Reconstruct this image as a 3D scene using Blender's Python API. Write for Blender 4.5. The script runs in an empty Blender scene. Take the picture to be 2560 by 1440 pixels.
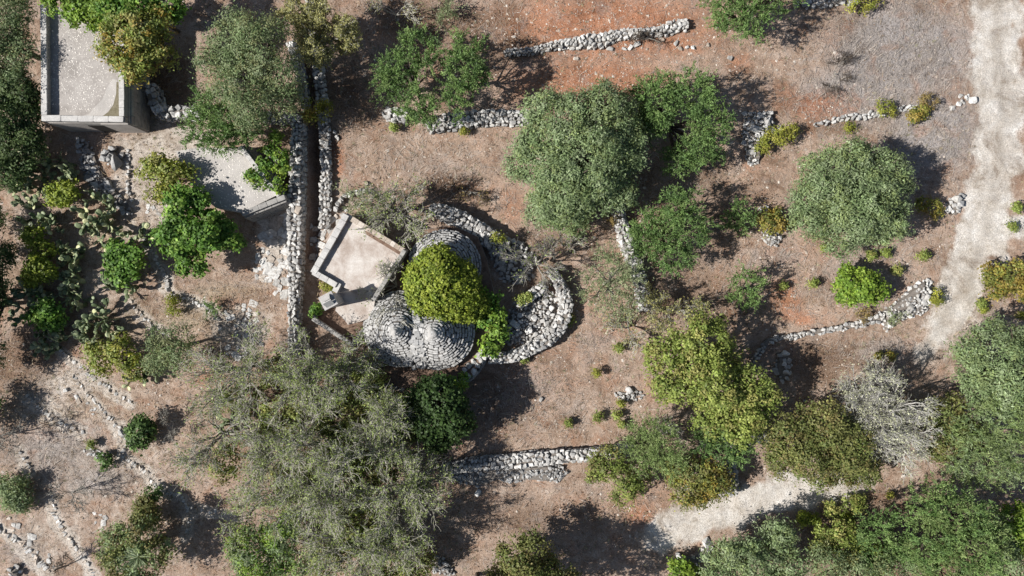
import bpy, bmesh, math, random
import numpy as np
from mathutils import Vector, Euler, Matrix
R = math.radians
S = bpy.context.scene
C = S.collection
H = 34.0          # camera height, metres
U = 0.02          # metres per photograph pixel on the ground

# ------------------------------------------------------------ camera, sky, sun
cam = bpy.data.objects.new('camera', bpy.data.cameras.new('camera'))
C.objects.link(cam)
cam.location = (0, 0, H)
cam.rotation_euler = (0, 0, 0)
cam.data.sensor_width = 36
cam.data.lens = 36 / (2 * (1280 * U) / H)
cam.data.clip_end = 5000
S.camera = cam
SUN_EL, SHADOW_DIR = 41.0, 12.0
w = bpy.data.worlds.new('World'); S.world = w; w.use_nodes = True
nt = w.node_tree; nt.nodes.clear()
sky = nt.nodes.new('ShaderNodeTexSky'); sky.sky_type = 'NISHITA'; sky.sun_disc = False
sky.sun_elevation = R(SUN_EL); sky.sun_rotation = R(270 - SHADOW_DIR)
bg = nt.nodes.new('ShaderNodeBackground'); bg.inputs['Strength'].default_value = 0.05
ow = nt.nodes.new('ShaderNodeOutputWorld')
nt.links.new(sky.outputs[0], bg.inputs[0]); nt.links.new(bg.outputs[0], ow.inputs[0])
sl = bpy.data.lights.new('sun', 'SUN'); sl.energy = 4.8; sl.angle = R(0.53); sl.color = (1, .968, .92)
so = bpy.data.objects.new('sun', sl); C.objects.link(so)
d = Vector((math.cos(R(SHADOW_DIR)) * math.cos(R(SUN_EL)), math.sin(R(SHADOW_DIR)) * math.cos(R(SUN_EL)), -math.sin(R(SUN_EL))))
so.rotation_euler = d.to_track_quat('-Z', 'Y').to_euler(); so.location = (-30, -8, 40)
S.view_settings.view_transform = 'Standard'; S.view_settings.look = 'None'
S.view_settings.gamma = 1; S.view_settings.use_curve_mapping = False
S.view_settings.exposure = 0.6
S.cycles.max_bounces = 5; S.cycles.diffuse_bounces = 3; S.cycles.transmission_bounces = 2
S.cycles.sample_clamp_indirect = 4

# ------------------------------------------------------------ helpers
def P(px, py, z=0.0):
    """a point of the place: photograph position of something at height z"""
    k = U * (H - z) / H
    return Vector(((px - 1280) * k, (720 - py) * k, z))

def tag(o, label=None, cat=None, group=None, kind=None):
    if label: o['label'] = label
    if cat: o['category'] = cat
    if group: o['group'] = group
    if kind: o['kind'] = kind
    return o

def link(name, me, mat=None, parent=None, loc=None):
    o = bpy.data.objects.new(name, me); C.objects.link(o)
    if mat and me is not None and not me.materials: me.materials.append(mat)
    if parent: o.parent = parent
    if loc is not None: o.location = loc
    return o

def empty(name, loc, label, cat, group=None):
    o = bpy.data.objects.new(name, None); C.objects.link(o); o.location = loc
    o.empty_display_size = .3
    return tag(o, label, cat, group)

def mesh_np(name, V, F, mat, tint=None, smooth=False):
    V = np.asarray(V, np.float32); F = np.asarray(F, np.int32)
    me = bpy.data.meshes.new(name)
    n = F.shape[1]
    me.vertices.add(len(V)); me.vertices.foreach_set('co', V.ravel())
    me.loops.add(F.size); me.loops.foreach_set('vertex_index', F.ravel())
    me.polygons.add(len(F)); me.polygons.foreach_set('loop_start', np.arange(0, F.size, n, dtype=np.int32))
    if smooth: me.polygons.foreach_set('use_smooth', np.ones(len(F), bool))
    if tint is not None:
        a = me.attributes.new('tint', 'FLOAT_COLOR', 'POINT')
        c = np.ones((len(V), 4), np.float32); c[:, :3] = tint
        a.data.foreach_set('color', c.ravel())
    me.update(calc_edges=True)
    if mat: me.materials.append(mat)
    return me

def mesh_py(name, V, F, mat=None):
    me = bpy.data.meshes.new(name); me.from_pydata([tuple(v) for v in V], [], F); me.update()
    if mat: me.materials.append(mat)
    return me

def prism(poly, z0, z1, name, mat):
    """vertical prism from a list of xy"""
    n = len(poly); V = [(p[0], p[1], z0) for p in poly] + [(p[0], p[1], z1) for p in poly]
    a = sum(poly[i][0] * poly[(i + 1) % n][1] - poly[(i + 1) % n][0] * poly[i][1] for i in range(n))
    F = [list(range(n))[::-1], list(range(n, 2 * n))] + [[i, (i + 1) % n, n + (i + 1) % n, n + i] for i in range(n)]
    if a < 0: F = [f[::-1] for f in F]
    return mesh_py(name, V, F, mat)

def part(name, me, parent, kind=None, label=None):
    """part with world-space mesh under an unrotated thing"""
    o = link(name, me, None, parent)
    wl = Vector((0, 0, 0)); p = parent
    while p is not None: wl += p.location; p = p.parent
    o.location = -wl
    if kind: o['kind'] = kind
    if label: o['label'] = label
    return o

# ------------------------------------------------------------ materials
def node(nt, t, **k):
    n = nt.nodes.new(t)
    for a, b in k.items(): setattr(n, a, b)
    return n

class Mat:
    def __init__(s, name, rough=.9, spec=.2):
        s.m = bpy.data.materials.new(name); s.m.use_nodes = True; s.nt = s.m.node_tree
        s.b = s.nt.nodes['Principled BSDF']; s.b.inputs['Roughness'].default_value = rough
        s.b.inputs['Specular IOR Level'].default_value = spec
        s.out = s.nt.nodes['Material Output']
    def L(s, a, b): s.nt.links.new(a, b)
    def pos(s):
        return node(s.nt, 'ShaderNodeNewGeometry').outputs['Position']
    def obco(s):
        return node(s.nt, 'ShaderNodeTexCoord').outputs['Object']
    def noise(s, scale, detail=4, rough=.6, co=None, dist=0):
        n = node(s.nt, 'ShaderNodeTexNoise'); n.inputs['Scale'].default_value = scale
        n.inputs['Detail'].default_value = detail; n.inputs['Roughness'].default_value = rough
        n.inputs['Distortion'].default_value = dist
        s.L(co or s.pos(), n.inputs['Vector']); return n.outputs['Fac']
    def ramp(s, fac, stops):
        n = node(s.nt, 'ShaderNodeValToRGB'); e = n.color_ramp.elements
        while len(e) < len(stops): e.new(.5)
        for k, (p, c) in enumerate(stops):
            e[k].position = p; e[k].color = (*c, 1) if not isinstance(c, (int, float)) else (c, c, c, 1)
        s.L(fac, n.inputs[0]); return n.outputs[0]
    def mix(s, fac, a, b, mode='MIX'):
        n = node(s.nt, 'ShaderNodeMix', data_type='RGBA', blend_type=mode)
        for v, i in ((fac, 0), (a, 6), (b, 7)):
            if isinstance(v, (int, float)): n.inputs[i].default_value = v if i == 0 else (v, v, v, 1)
            elif isinstance(v, tuple): n.inputs[i].default_value = (*v, 1)
            else: s.L(v, n.inputs[i])
        return n.outputs[2]
    def math(s, op, a, b=0.0, clamp=False):
        n = node(s.nt, 'ShaderNodeMath', operation=op); n.use_clamp = clamp
        for v, i in ((a, 0), (b, 1)):
            if isinstance(v, (int, float)): n.inputs[i].default_value = v
            else: s.L(v, n.inputs[i])
        return n.outputs[0]
    def attr(s, name, out='Fac'):
        return node(s.nt, 'ShaderNodeAttribute', attribute_name=name).outputs[out]
    def rnd(s):
        a = node(s.nt, 'ShaderNodeObjectInfo').outputs['Random']
        b = node(s.nt, 'ShaderNodeNewGeometry').outputs['Random Per Island']
        return s.math('FRACT', s.math('ADD', a, b))
    def bump(s, h, strength=.5, dist=.02):
        n = node(s.nt, 'ShaderNodeBump'); n.inputs['Strength'].default_value = strength
        n.inputs['Distance'].default_value = dist; s.L(h, n.inputs['Height'])
        s.L(n.outputs[0], s.b.inputs['Normal'])
    def base(s, c):
        if isinstance(c, tuple): s.b.inputs['Base Color'].default_value = (*c, 1)
        else: s.L(c, s.b.inputs['Base Color'])
        return s

def stone_mat(name, lo, mid, hi, lich=.5):
    m = Mat(name, .92, .15)
    r = m.rnd()
    c = m.ramp(r, [(0, lo), (.45, mid), (1, hi)])
    n = m.noise(9, 6, .65)
    c = m.mix(1, c, m.ramp(n, [(.3, .62), (.6, 1.1)]), 'MULTIPLY')
    f = m.ramp(m.noise(3.1, 7, .7), [(.5, 0), (.62, 1)])
    c = m.mix(m.math('MULTIPLY', f, lich), c, (.16, .155, .14))
    m.base(c); m.bump(m.noise(28, 5, .7), .6, .03)
    return m.m
M = {}
M['stone'] = stone_mat('limestone', (.36, .345, .325), (.50, .485, .46), (.64, .625, .60), .3)
M['stone_grey'] = stone_mat('grey limestone', (.26, .255, .25), (.37, .362, .35), (.50, .49, .475), .45)
M['stone_warm'] = stone_mat('warm limestone', (.38, .31, .25), (.48, .41, .345), (.60, .54, .475), .25)
M['slab'] = stone_mat('roof slab limestone', (.36, .355, .345), (.43, .422, .408), (.52, .51, .495), .28)
def simple(name, c1, c2, scale=6, bs=20, rough=.9, bstr=.4, c3=None):
    m = Mat(name, rough, .15)
    st = [(.3, c1), (.7, c2)] if c3 is None else [(.28, c1), (.52, c2), (.74, c3)]
    c = m.ramp(m.noise(scale, 8, .65), st)
    c = m.mix(1, c, m.ramp(m.noise(scale * 9, 4, .7), [(.3, .75), (.7, 1.15)]), 'MULTIPLY')
    m.base(c); m.bump(m.noise(bs, 5, .7), bstr, .03); return m.m
M['rubble'] = simple('rubble fill', (.12, .10, .085), (.26, .235, .21), 7)
M['soil'] = simple('brown soil', (.10, .062, .045), (.20, .135, .10), 4, c3=(.27, .20, .15))
def plaster(name, stops, spk, scale=1.1):
    m = Mat(name, .93, .12)
    c = m.ramp(m.noise(scale, 9, .68, dist=.4), stops)
    c = m.mix(1, c, m.ramp(m.noise(38, 5, .75), [(.32, .72), (.68, 1.16)]), 'MULTIPLY')
    v = node(m.nt, 'ShaderNodeTexVoronoi'); v.inputs['Scale'].default_value = 6.5; m.L(m.pos(), v.inputs['Vector'])
    dot = m.ramp(v.outputs['Distance'], [(.10, 1), (.20, 0)])
    cl = m.ramp(m.noise(.9, 4), [(.42, 0), (.62, 1)])
    c = m.mix(m.math('MULTIPLY', m.math('MULTIPLY', dot, cl), spk), c, (.72, .68, .60))
    m.base(c); m.bump(m.noise(25, 6, .7), .35, .02); return m.m
M['plaster'] = plaster('weathered lime plaster', [(.3, (.27, .245, .225)), (.5, (.37, .34, .315)), (.72, (.45, .42, .39))], .8)
M['plaster_warm'] = plaster('pinkish lime plaster', [(.26, (.30, .235, .195)), (.42, (.43, .365, .32)), (.56, (.55, .50, .455)), (.72, (.66, .625, .585))], .3, 1.3)
M['plaster_pale'] = plaster('bare pale plaster', [(.3, (.38, .355, .33)), (.7, (.52, .49, .46))], 0)
M['coping'] = simple('coping stone', (.40, .385, .37), (.60, .58, .55), 3, 30)
M['wall_grey'] = simple('lichen grey wall', (.22, .21, .20), (.40, .385, .36), 4, 18)
M['cap'] = simple('weathered grey mortar', (.30, .29, .275), (.47, .455, .435), 5, 24)
M['grit'] = Mat('pale grit', .9).base((.70, .655, .60)).m
M['moss'] = simple('dry moss', (.13, .115, .07), (.24, .21, .15), 6, 40)
M['net'] = Mat('green net', .8).base((.22, .32, .30)).m
M['dark'] = Mat('opening shade black', .95).base((.02, .018, .016)).m  # near black: shade inside the flue and doorway painted as flat colour
M['terracotta'] = simple('pale fired clay', (.34, .32, .31), (.52, .50, .48), 8, 20)
M['bark'] = simple('brown bark', (.055, .042, .032), (.13, .105, .085), 14, 30)
M['bark_grey'] = simple('grey bark', (.19, .18, .155), (.36, .34, .305), 12, 30)
M['bark_pale'] = simple('bleached dead wood', (.34, .33, .30), (.55, .53, .49), 12, 30)
M['twig'] = simple('greenish grey twig', (.36, .345, .28), (.58, .555, .48), 9, 30)

def leaf_mat(name, transl=.3, rough=.55):
    m = Mat(name, rough, .25)
    c = m.attr('tint', 'Color')
    m.base(c)
    t = node(m.nt, 'ShaderNodeBsdfTranslucent'); x = node(m.nt, 'ShaderNodeMixShader')
    x.inputs[0].default_value = transl
    hs = node(m.nt, 'ShaderNodeHueSaturation'); hs.inputs['Saturation'].default_value = 1.1; hs.inputs['Value'].default_value = 1.2
    m.L(c, hs.inputs['Color']); m.L(hs.outputs[0], t.inputs['Color'])
    m.L(m.b.outputs[0], x.inputs[1]); m.L(t.outputs[0], x.inputs[2]); m.L(x.outputs[0], m.out.inputs[0])
    return m.m
M['leaf'] = leaf_mat('foliage', .28)
M['grass'] = leaf_mat('dry stalks', .15, .8)
mp = Mat('cactus pad', .5, .3)
mp.base(mp.mix(1, mp.ramp(mp.rnd(), [(0, (.09, .125, .06)), (.5, (.165, .205, .105)), (.8, (.25, .28, .16)), (.95, (.50, .50, .27))]),
               mp.ramp(mp.noise(14, 4), [(.3, .75), (.7, 1.2)]), 'MULTIPLY'))
M['pad'] = mp.m

# ------------------------------------------------------------ ground
rng = np.random.default_rng(7)
def vnoise(x, y, f, seed):
    """smooth value noise, numpy"""
    r = np.random.default_rng(seed); T = r.random((256, 256))
    u, v = x * f + 100, y * f + 100
    i, j = np.floor(u).astype(int), np.floor(v).astype(int); a, b = u - i, v - j
    a = a * a * (3 - 2 * a); b = b * b * (3 - 2 * b)
    g = lambda p, q: T[p % 256, q % 256]
    return (g(i, j) * (1 - a) + g(i + 1, j) * a) * (1 - b) + (g(i, j + 1) * (1 - a) + g(i + 1, j + 1) * a) * b
def fbm(x, y, f, seed, o=4):
    s = 0; a = 1; t = 0
    for k in range(o): s = s + a * vnoise(x, y, f * 2 ** k, seed + k); t += a; a *= .55
    return s / t
def seg_dist(x, y, pts):
    """distance to a photograph polyline (px,py,halfwidth_px): signed against the half width, metres"""
    best = np.full(x.shape, 1e9)
    for (a, b, wa), (c, e, wb) in zip(pts[:-1], pts[1:]):
        p, q = P(a, b), P(c, e); dx, dy = q.x - p.x, q.y - p.y
        t = np.clip(((x - p.x) * dx + (y - p.y) * dy) / (dx * dx + dy * dy + 1e-9), 0, 1)
        dd = np.hypot(x - p.x - t * dx, y - p.y - t * dy) - (wa + (wb - wa) * t) * U
        best = np.minimum(best, dd)
    return best
def blobs(x, y, L):
    s = np.zeros(x.shape)
    for b in L:
        px, py, rx, ry = b[:4]; k = b[4] if len(b) > 4 else 1
        p = P(px, py); s = np.maximum(s, k * np.exp(-(((x - p.x) / (rx * U)) ** 2 + ((y - p.y) / (ry * U)) ** 2)))
    return s
sst = lambda a, b, v: (lambda t: t * t * (3 - 2 * t))(np.clip((v - a) / (b - a), 0, 1))
TRACKS = [[(2490, -300, 62), (2495, 100, 62), (2505, 300, 58), (2492, 450, 56), (2468, 560, 66), (2435, 650, 60), (2405, 720, 50), (2370, 790, 38), (2330, 850, 26), (2300, 900, 8)],
          [(2530, 560, 30), (2620, 560, 60)],
          [(1640, 1345, 36), (1700, 1305, 58), (1790, 1282, 46), (1900, 1252, 46), (2010, 1225, 46), (2110, 1222, 36), (2180, 1215, 14)]]
TRENCH = [(762, 60, 12), (775, 240, 13), (785, 330, 14), (790, 430, 14), (785, 560, 15), (775, 640, 15)]
RED = [(1520, 70, 360, 110, 1), (1480, 200, 260, 70, .9), (1350, 900, 260, 200, .36), (2100, 700, 160, 60, .4), (1050, 110, 200, 80, .5), (1620, 1250, 160, 90, .45), (1400, 230, 360, 180, .42), (1520, 760, 240, 160, .38), (1900, 420, 130, 130, .4), (2000, 620, 160, 120, .36), (1400, 80, 300, 90, .5), (1560, 60, 330, 90, .8), (1500, 200, 200, 60, .8), (1850, 160, 60, 40, .7), (2050, 265, 120, 60, .8), (1960, 240, 70, 60, .6), (1960, 740, 60, 70, .8),
       (1990, 790, 60, 30, .8), (1600, 1290, 60, 40, .8), (1280, 520, 40, 90, .6), (840, 400, 22, 90, .8), (1100, 190, 60, 40, .6),
       (1540, 830, 100, 60, .5), (1560, 640, 70, 40, .5), (520, 945, 50, 30, .8), (450, 1240, 40, 20, .6), (330, 1010, 140, 60, .25), (120, 1290, 70, 50, .45), (1470, 900, 50, 40, .4),
       (1580, 540, 60, 50, .5), (1160, 470, 60, 30, .6), (1330, 1040, 160, 100, .2), (2440, 880, 60, 40, .4), (1010, 90, 160, 60, .5), (1320, 200, 120, 80, .6), (1880, 390, 50, 60, .5), (2180, 560, 100, 60, .2)]
GREY = [(2250, 130, 190, 130), (2150, 240, 160, 80), (2330, 330, 120, 110), (2150, 690, 160, 90, .5), (2220, 880, 110, 40, .6), (1090, 420, 140, 80, .3), (1280, 1000, 120, 90, .35),
        (150, 1130, 170, 90, .6), (620, 700, 130, 30, .2), (230, 1200, 130, 60, .6), (1330, 300, 90, 60, .2), (1950, 640, 100, 40, .4), (1500, 850, 80, 40, .4), (1330, 960, 100, 50, .4), (60, 1380, 60, 50, .5)]
STRAW = [(200, 600, 240, 120, .6), (250, 1000, 150, 80, .5), (520, 1020, 100, 60, .5), (420, 1330, 120, 80, .5), (480, 790, 130, 40, .9), (330, 800, 130, 60, .7), (120, 700, 220, 200, .5), (560, 730, 130, 30, .7), (120, 1040, 130, 40, .7), (250, 440, 60, 60, .5), (2380, 780, 60, 110, .5), (330, 1100, 130, 70, .4), (60, 480, 60, 60, .6), (500, 860, 120, 60, .5)]
PALE = [(120, 1000, 150, 80, .55), (120, 1330, 140, 110, .5), (380, 1120, 110, 80, .45), (460, 350, 80, 40, 1), (420, 350, 110, 50, 1), (350, 420, 60, 110, 1), (400, 520, 60, 60, .8), (690, 600, 50, 110, .9), (620, 820, 70, 60, .7), (250, 1180, 300, 240, .38), (90, 560, 90, 130, .4), (250, 720, 120, 60, .5), (400, 370, 130, 60, 1), (330, 460, 60, 110, .9), (2390, 800, 90, 120, .7), (2320, 880, 90, 50, .45), (160, 960, 130, 50, .7), (590, 870, 90, 60, .6), (300, 760, 120, 60, .4), (80, 1340, 90, 70, .5), (460, 1290, 90, 60, .45), (430, 1390, 120, 60, .4), (380, 350, 90, 40, .9), (330, 450, 30, 90, .7), (120, 950, 80, 40, .8), (690, 650, 50, 90, .6), (330, 560, 40, 60, .5), (1230, 650, 60, 60, .3), (2430, 700, 90, 180, .5), (200, 980, 80, 40, .35), (1750, 1290, 130, 50, .3), (1100, 830, 80, 50, .3),
        (430, 1040, 60, 30, .3), (850, 520, 50, 60, .5), (860, 610, 40, 40, .6), (50, 600, 60, 80, .3)]
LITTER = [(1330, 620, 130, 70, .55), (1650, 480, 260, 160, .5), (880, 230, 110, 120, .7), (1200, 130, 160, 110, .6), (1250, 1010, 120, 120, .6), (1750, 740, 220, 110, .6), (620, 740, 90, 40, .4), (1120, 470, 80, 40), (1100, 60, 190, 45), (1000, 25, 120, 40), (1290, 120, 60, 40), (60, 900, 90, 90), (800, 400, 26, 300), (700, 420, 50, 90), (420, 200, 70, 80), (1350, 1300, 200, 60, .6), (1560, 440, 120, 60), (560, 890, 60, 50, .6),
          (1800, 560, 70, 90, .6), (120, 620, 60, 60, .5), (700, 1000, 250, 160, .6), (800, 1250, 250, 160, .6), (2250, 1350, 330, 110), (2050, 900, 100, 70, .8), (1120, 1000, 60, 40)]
TERRACES = [
    ('terrace edge from the cactus down the slope', [(118, 845, 6), (150, 876, 8), (205, 925, 9), (260, 965, 8), (300, 990, 9), (328, 1012, 6)]),
    ('long winding terrace edge through the lower left field', [(178, 940, 9), (205, 970, 9), (240, 1010, 8), (275, 1048, 9), (303, 1080, 16), (318, 1102, 14), (305, 1138, 6), (330, 1160, 9), (360, 1178, 10), (378, 1210, 9), (410, 1228, 10), (452, 1244, 9), (462, 1262, 7), (470, 1300, 8), (465, 1340, 8)]),
    ('terrace edge above the bare tree on the left', [(62, 988, 8), (90, 1015, 10), (130, 1045, 12), (170, 1068, 11), (205, 1080, 9)]),
    ('short terrace edge beside the leftmost bare tree', [(48, 1128, 6), (60, 1150, 7), (76, 1180, 7)]),
    ('terrace edge running down to the lower border', [(128, 1262, 9), (140, 1300, 13), (165, 1338, 10), (195, 1375, 9), (215, 1408, 9), (236, 1445, 9)]),
    ('terrace edge in the bottom left corner', [(-10, 1318, 9), (20, 1340, 11), (60, 1368, 14), (90, 1400, 14), (120, 1432, 12)]),
    ('curved terrace edge around the dry grass below the fig', [(412, 690, 9), (415, 715, 11), (432, 738, 9), (480, 752, 8), (515, 772, 10), (540, 795, 12), (548, 830, 9)]),
    ('faint stone line below the right hand cactus', [(318, 742, 7), (335, 768, 9), (365, 800, 7), (400, 830, 8), (418, 842, 5)]),
    ('stone kerb beside the round green bush', [(352, 580, 9), (372, 615, 8), (400, 672, 8), (418, 700, 6)]),
    ('low stone row branching towards the twiggy trees', [(465, 1270, 8), (500, 1276, 9), (545, 1282, 8), (600, 1292, 6)]),
    ('stone edge of the yard path above the cactus', [(316, 372, 8), (318, 420, 8), (316, 470, 8), (330, 500, 8)]),
]
HX, HY = 31.0, 18.6
def axis(hi, step):
    c = np.arange(-hi, hi + step / 2, step)
    far = hi + np.cumsum(np.array([1.5, 3, 6, 12, 25, 50, 120, 300, 700, 1500]))
    return np.concatenate([-far[::-1], c, far])
def ground_z(x, y):
    z = (fbm(x, y, .35, 11, 4) - .5) * .16 + (fbm(x, y, 2.2, 21, 3) - .5) * .07
    inside = (np.abs(x) < HX + 5) & (np.abs(y) < HY + 5)
    td = seg_dist(x, y, TRENCH)
    z = z - .4 * sst(.12, -.10, td)
    return np.where(inside, z, -.05)
xs, ys = axis(HX, .135), axis(HY, .135)
GX, GY = np.meshgrid(xs, ys)
GZ = ground_z(GX, GY)
wob = (fbm(GX, GY, 1.3, 31, 4) - .5)
tr = np.minimum.reduce([seg_dist(GX + wob * .5, GY + wob * .4, t) for t in TRACKS])
A = {'track': sst(.45, -.35, tr + wob * 1.6),
     'red': blobs(GX + wob, GY - wob, RED), 'greyg': blobs(GX, GY, GREY), 'straw': blobs(GX, GY, STRAW),
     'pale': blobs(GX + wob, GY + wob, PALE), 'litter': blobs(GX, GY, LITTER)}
A['pale'] = np.maximum(A['pale'], 1.0 * np.exp(-(np.maximum(np.minimum.reduce([seg_dist(GX + wob * .3, GY + wob * .3, t[1]) for t in TERRACES]), 0) / .17) ** 2))
A['mid'] = np.exp(-(np.maximum(seg_dist(GX + wob * .5, GY, [(a, b, 0) for a, b, _ in TRACKS[0]]), 0) / .38) ** 2)
gm = Mat('dry ground', .95, .08)
n1 = gm.noise(.55, 6, .6); n2 = gm.noise(2.6, 8, .68); n3 = gm.noise(17, 7, .75); n4 = gm.noise(48, 4, .8)
c = gm.ramp(n2, [(.26, (.24, .165, .125)), (.42, (.335, .24, .18)), (.55, (.405, .305, .238)), (.74, (.50, .415, .35))])
def amask(a, lo, hi, noise=None, k=.5):
    v = gm.attr(a)
    v = gm.math('ADD', v, gm.math('MULTIPLY', gm.math('SUBTRACT', noise if noise else n2, .5), k))
    return gm.ramp(v, [(lo, 0), (hi, 1)])
c = gm.mix(gm.math('MULTIPLY', amask('greyg', .2, .65), 1.0), c, gm.ramp(n3, [(.3, (.24, .212, .197)), (.7, (.41, .372, .348))]))
c = gm.mix(gm.math('MULTIPLY', amask('straw', .3, .75), .85), c, gm.ramp(n2, [(.3, (.25, .185, .125)), (.7, (.47, .385, .285))]))
patch = gm.ramp(gm.noise(.8, 5, .6, dist=.6), [(.53, 0), (.66, 1)])
c = gm.mix(gm.math('MULTIPLY', patch, .5), c, (.34, .185, .115))
c = gm.mix(gm.math('MULTIPLY', amask('red', .30, .80, gm.math('ADD', gm.math('MULTIPLY', n2, .6), gm.math('MULTIPLY', n3, .4)), 1.7), .85), c, gm.ramp(n2, [(.3, (.33, .13, .066)), (.7, (.45, .225, .13))]))
c = gm.mix(gm.math('MULTIPLY', amask('pale', .25, .7), .93), c, gm.ramp(n2, [(.3, (.40, .335, .275)), (.55, (.56, .50, .435)), (.75, (.68, .63, .57))]))
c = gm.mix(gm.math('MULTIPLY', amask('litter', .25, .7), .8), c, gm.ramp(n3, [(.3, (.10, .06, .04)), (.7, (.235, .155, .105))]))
tc = gm.ramp(gm.noise(1.3, 8, .72), [(.30, (.33, .28, .225)), (.40, (.52, .47, .41)), (.5, (.61, .565, .51)), (.7, (.72, .69, .645))])
tc = gm.mix(gm.math('MULTIPLY', amask('mid', .35, .9, n2, 1.6), .4), tc, (.33, .285, .235))
tn = gm.math('ADD', gm.math('MULTIPLY', n3, .5), gm.math('MULTIPLY', n2, .5))
c = gm.mix(amask('track', .22, .85, tn, 1.5), c, tc)
mo = gm.ramp(gm.noise(.42, 9, .72, dist=.8), [(.36, (.58, .52, .47)), (.47, (.94, .92, .90)), (.62, (1.14, 1.15, 1.17))])
c = gm.mix(.9, c, mo, 'MULTIPLY')
gp = gm.ramp(gm.noise(1.05, 6, .7, dist=.5), [(.52, 0), (.66, 1)])
c = gm.mix(gm.math('MULTIPLY', gp, .38), c, (.30, .27, .25))
c = gm.mix(1, c, gm.ramp(n3, [(.28, .48), (.5, 1.0), (.72, 1.5)]), 'MULTIPLY')
c = gm.mix(1, c, gm.ramp(n4, [(.3, .62), (.68, 1.3)]), 'MULTIPLY')
v = node(gm.nt, 'ShaderNodeTexVoronoi'); v.inputs['Scale'].default_value = 8; gm.L(gm.pos(), v.inputs['Vector'])
dots = gm.math('MULTIPLY', gm.ramp(v.outputs['Distance'], [(.10, 1), (.2, 0)]), gm.ramp(n1, [(.4, .15), (.65, .9)]))
c = gm.mix(dots, c, (.56, .48, .41))
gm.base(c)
gm.bump(gm.math('ADD', n3, gm.math('MULTIPLY', n4, .5)), .9, .06)
M['ground'] = gm.m
ny, nx = GX.shape
idx = np.arange(nx * ny).reshape(ny, nx)
Q = np.stack([idx[:-1, :-1], idx[:-1, 1:], idx[1:, 1:], idx[1:, :-1]], -1).reshape(-1, 4)
tq = A['track'].ravel()[Q].mean(1) > .5
def ground_part(name, sel):
    used, inv = np.unique(Q[sel], return_inverse=True)
    V = np.stack([GX.ravel(), GY.ravel(), GZ.ravel()], 1)[used]
    me = mesh_np(name, V, inv.reshape(-1, 4), M['ground'], smooth=True)
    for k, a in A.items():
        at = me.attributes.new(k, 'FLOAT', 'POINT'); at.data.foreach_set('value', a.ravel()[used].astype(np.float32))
    return tag(link(name, me), kind='structure')
ground_part('ground', ~tq); ground_part('dirt_track', tq)
def gz(x, y): return float(ground_z(np.array([x]), np.array([y]))[0])

# keep-out zones for grass and pebbles (buildings), photograph boxes on the ground
def in_house(x, y):
    px, py = x / U + 1280, 720 - y / U
    return ((px > 90) & (px < 375) & (py < 325)) | ((px > 800) & (px < 1235) & (py > 545) & (py < 965) & (px + py > 1440)) | ((px > 440) & (px < 715) & (py > 365) & (py < 530))

# dry grass stalks lying about
def make_stalks(n, name, label, weight, L, tints, zup, seed):
    r = np.random.default_rng(seed)
    x = r.uniform(-27.5, 27.5, n * 3); y = r.uniform(-16, 16, n * 3)
    wgt = weight(x, y); keep = (r.random(n * 3) < wgt) & ~in_house(x, y)
    x, y = x[keep][:n], y[keep][:n]; n = len(x)
    # stalks comb together in patches
    a = fbm(x, y, .3, seed + 5, 3) * 5 + r.normal(0, .95, n)
    l = r.uniform(*L, n); up = r.uniform(.02, zup, n)
    D = np.stack([np.cos(a), np.sin(a), up], 1) * l[:, None]
    base = np.stack([x, y, ground_z(x, y) + .005], 1)
    sd = np.stack([-np.sin(a), np.cos(a), np.zeros(n)], 1) * r.uniform(.005, .011, n)[:, None]
    mid = base + D * .55 + np.array([0, 0, .04])
    V = np.stack([base - sd, base + sd, mid + sd * .8, mid - sd * .8, base + D], 1).reshape(-1, 3)
    i = np.arange(n)[:, None] * 5
    F = np.concatenate([i + [0, 1, 2], i + [0, 2, 3], i + [3, 2, 4]], 0)
    T = np.array(tints)[r.integers(0, len(tints), n)] * r.uniform(.65, 1.3, (n, 1))
    me = mesh_np(name, V, F, M['grass'], np.repeat(T, 5, 0))
    return tag(link(name, me), label, 'grass', kind='stuff')
tw = lambda x, y: np.minimum.reduce([seg_dist(x, y, t) for t in TRACKS])
make_stalks(42000, 'dry_grass', 'grey dried grass lying over the fields', lambda x, y: np.clip(blobs(x, y, GREY) * 1.0 + .12, 0, 1) * (tw(x, y) > .15) * (seg_dist(x, y, TRENCH) > .1),
            (.18, .5), [(.40, .35, .31), (.34, .305, .275), (.46, .40, .34), (.26, .22, .19)], .45, 3)
make_stalks(26000, 'straw', 'straw coloured dead grass between the stones', lambda x, y: np.clip(blobs(x, y, STRAW) + .10, 0, 1) * (tw(x, y) > .0) * (seg_dist(x, y, TRENCH) > .1),
            (.12, .38), [(.44, .34, .22), (.38, .28, .19), (.48, .40, .29), (.24, .17, .11)], .5, 4)
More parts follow.
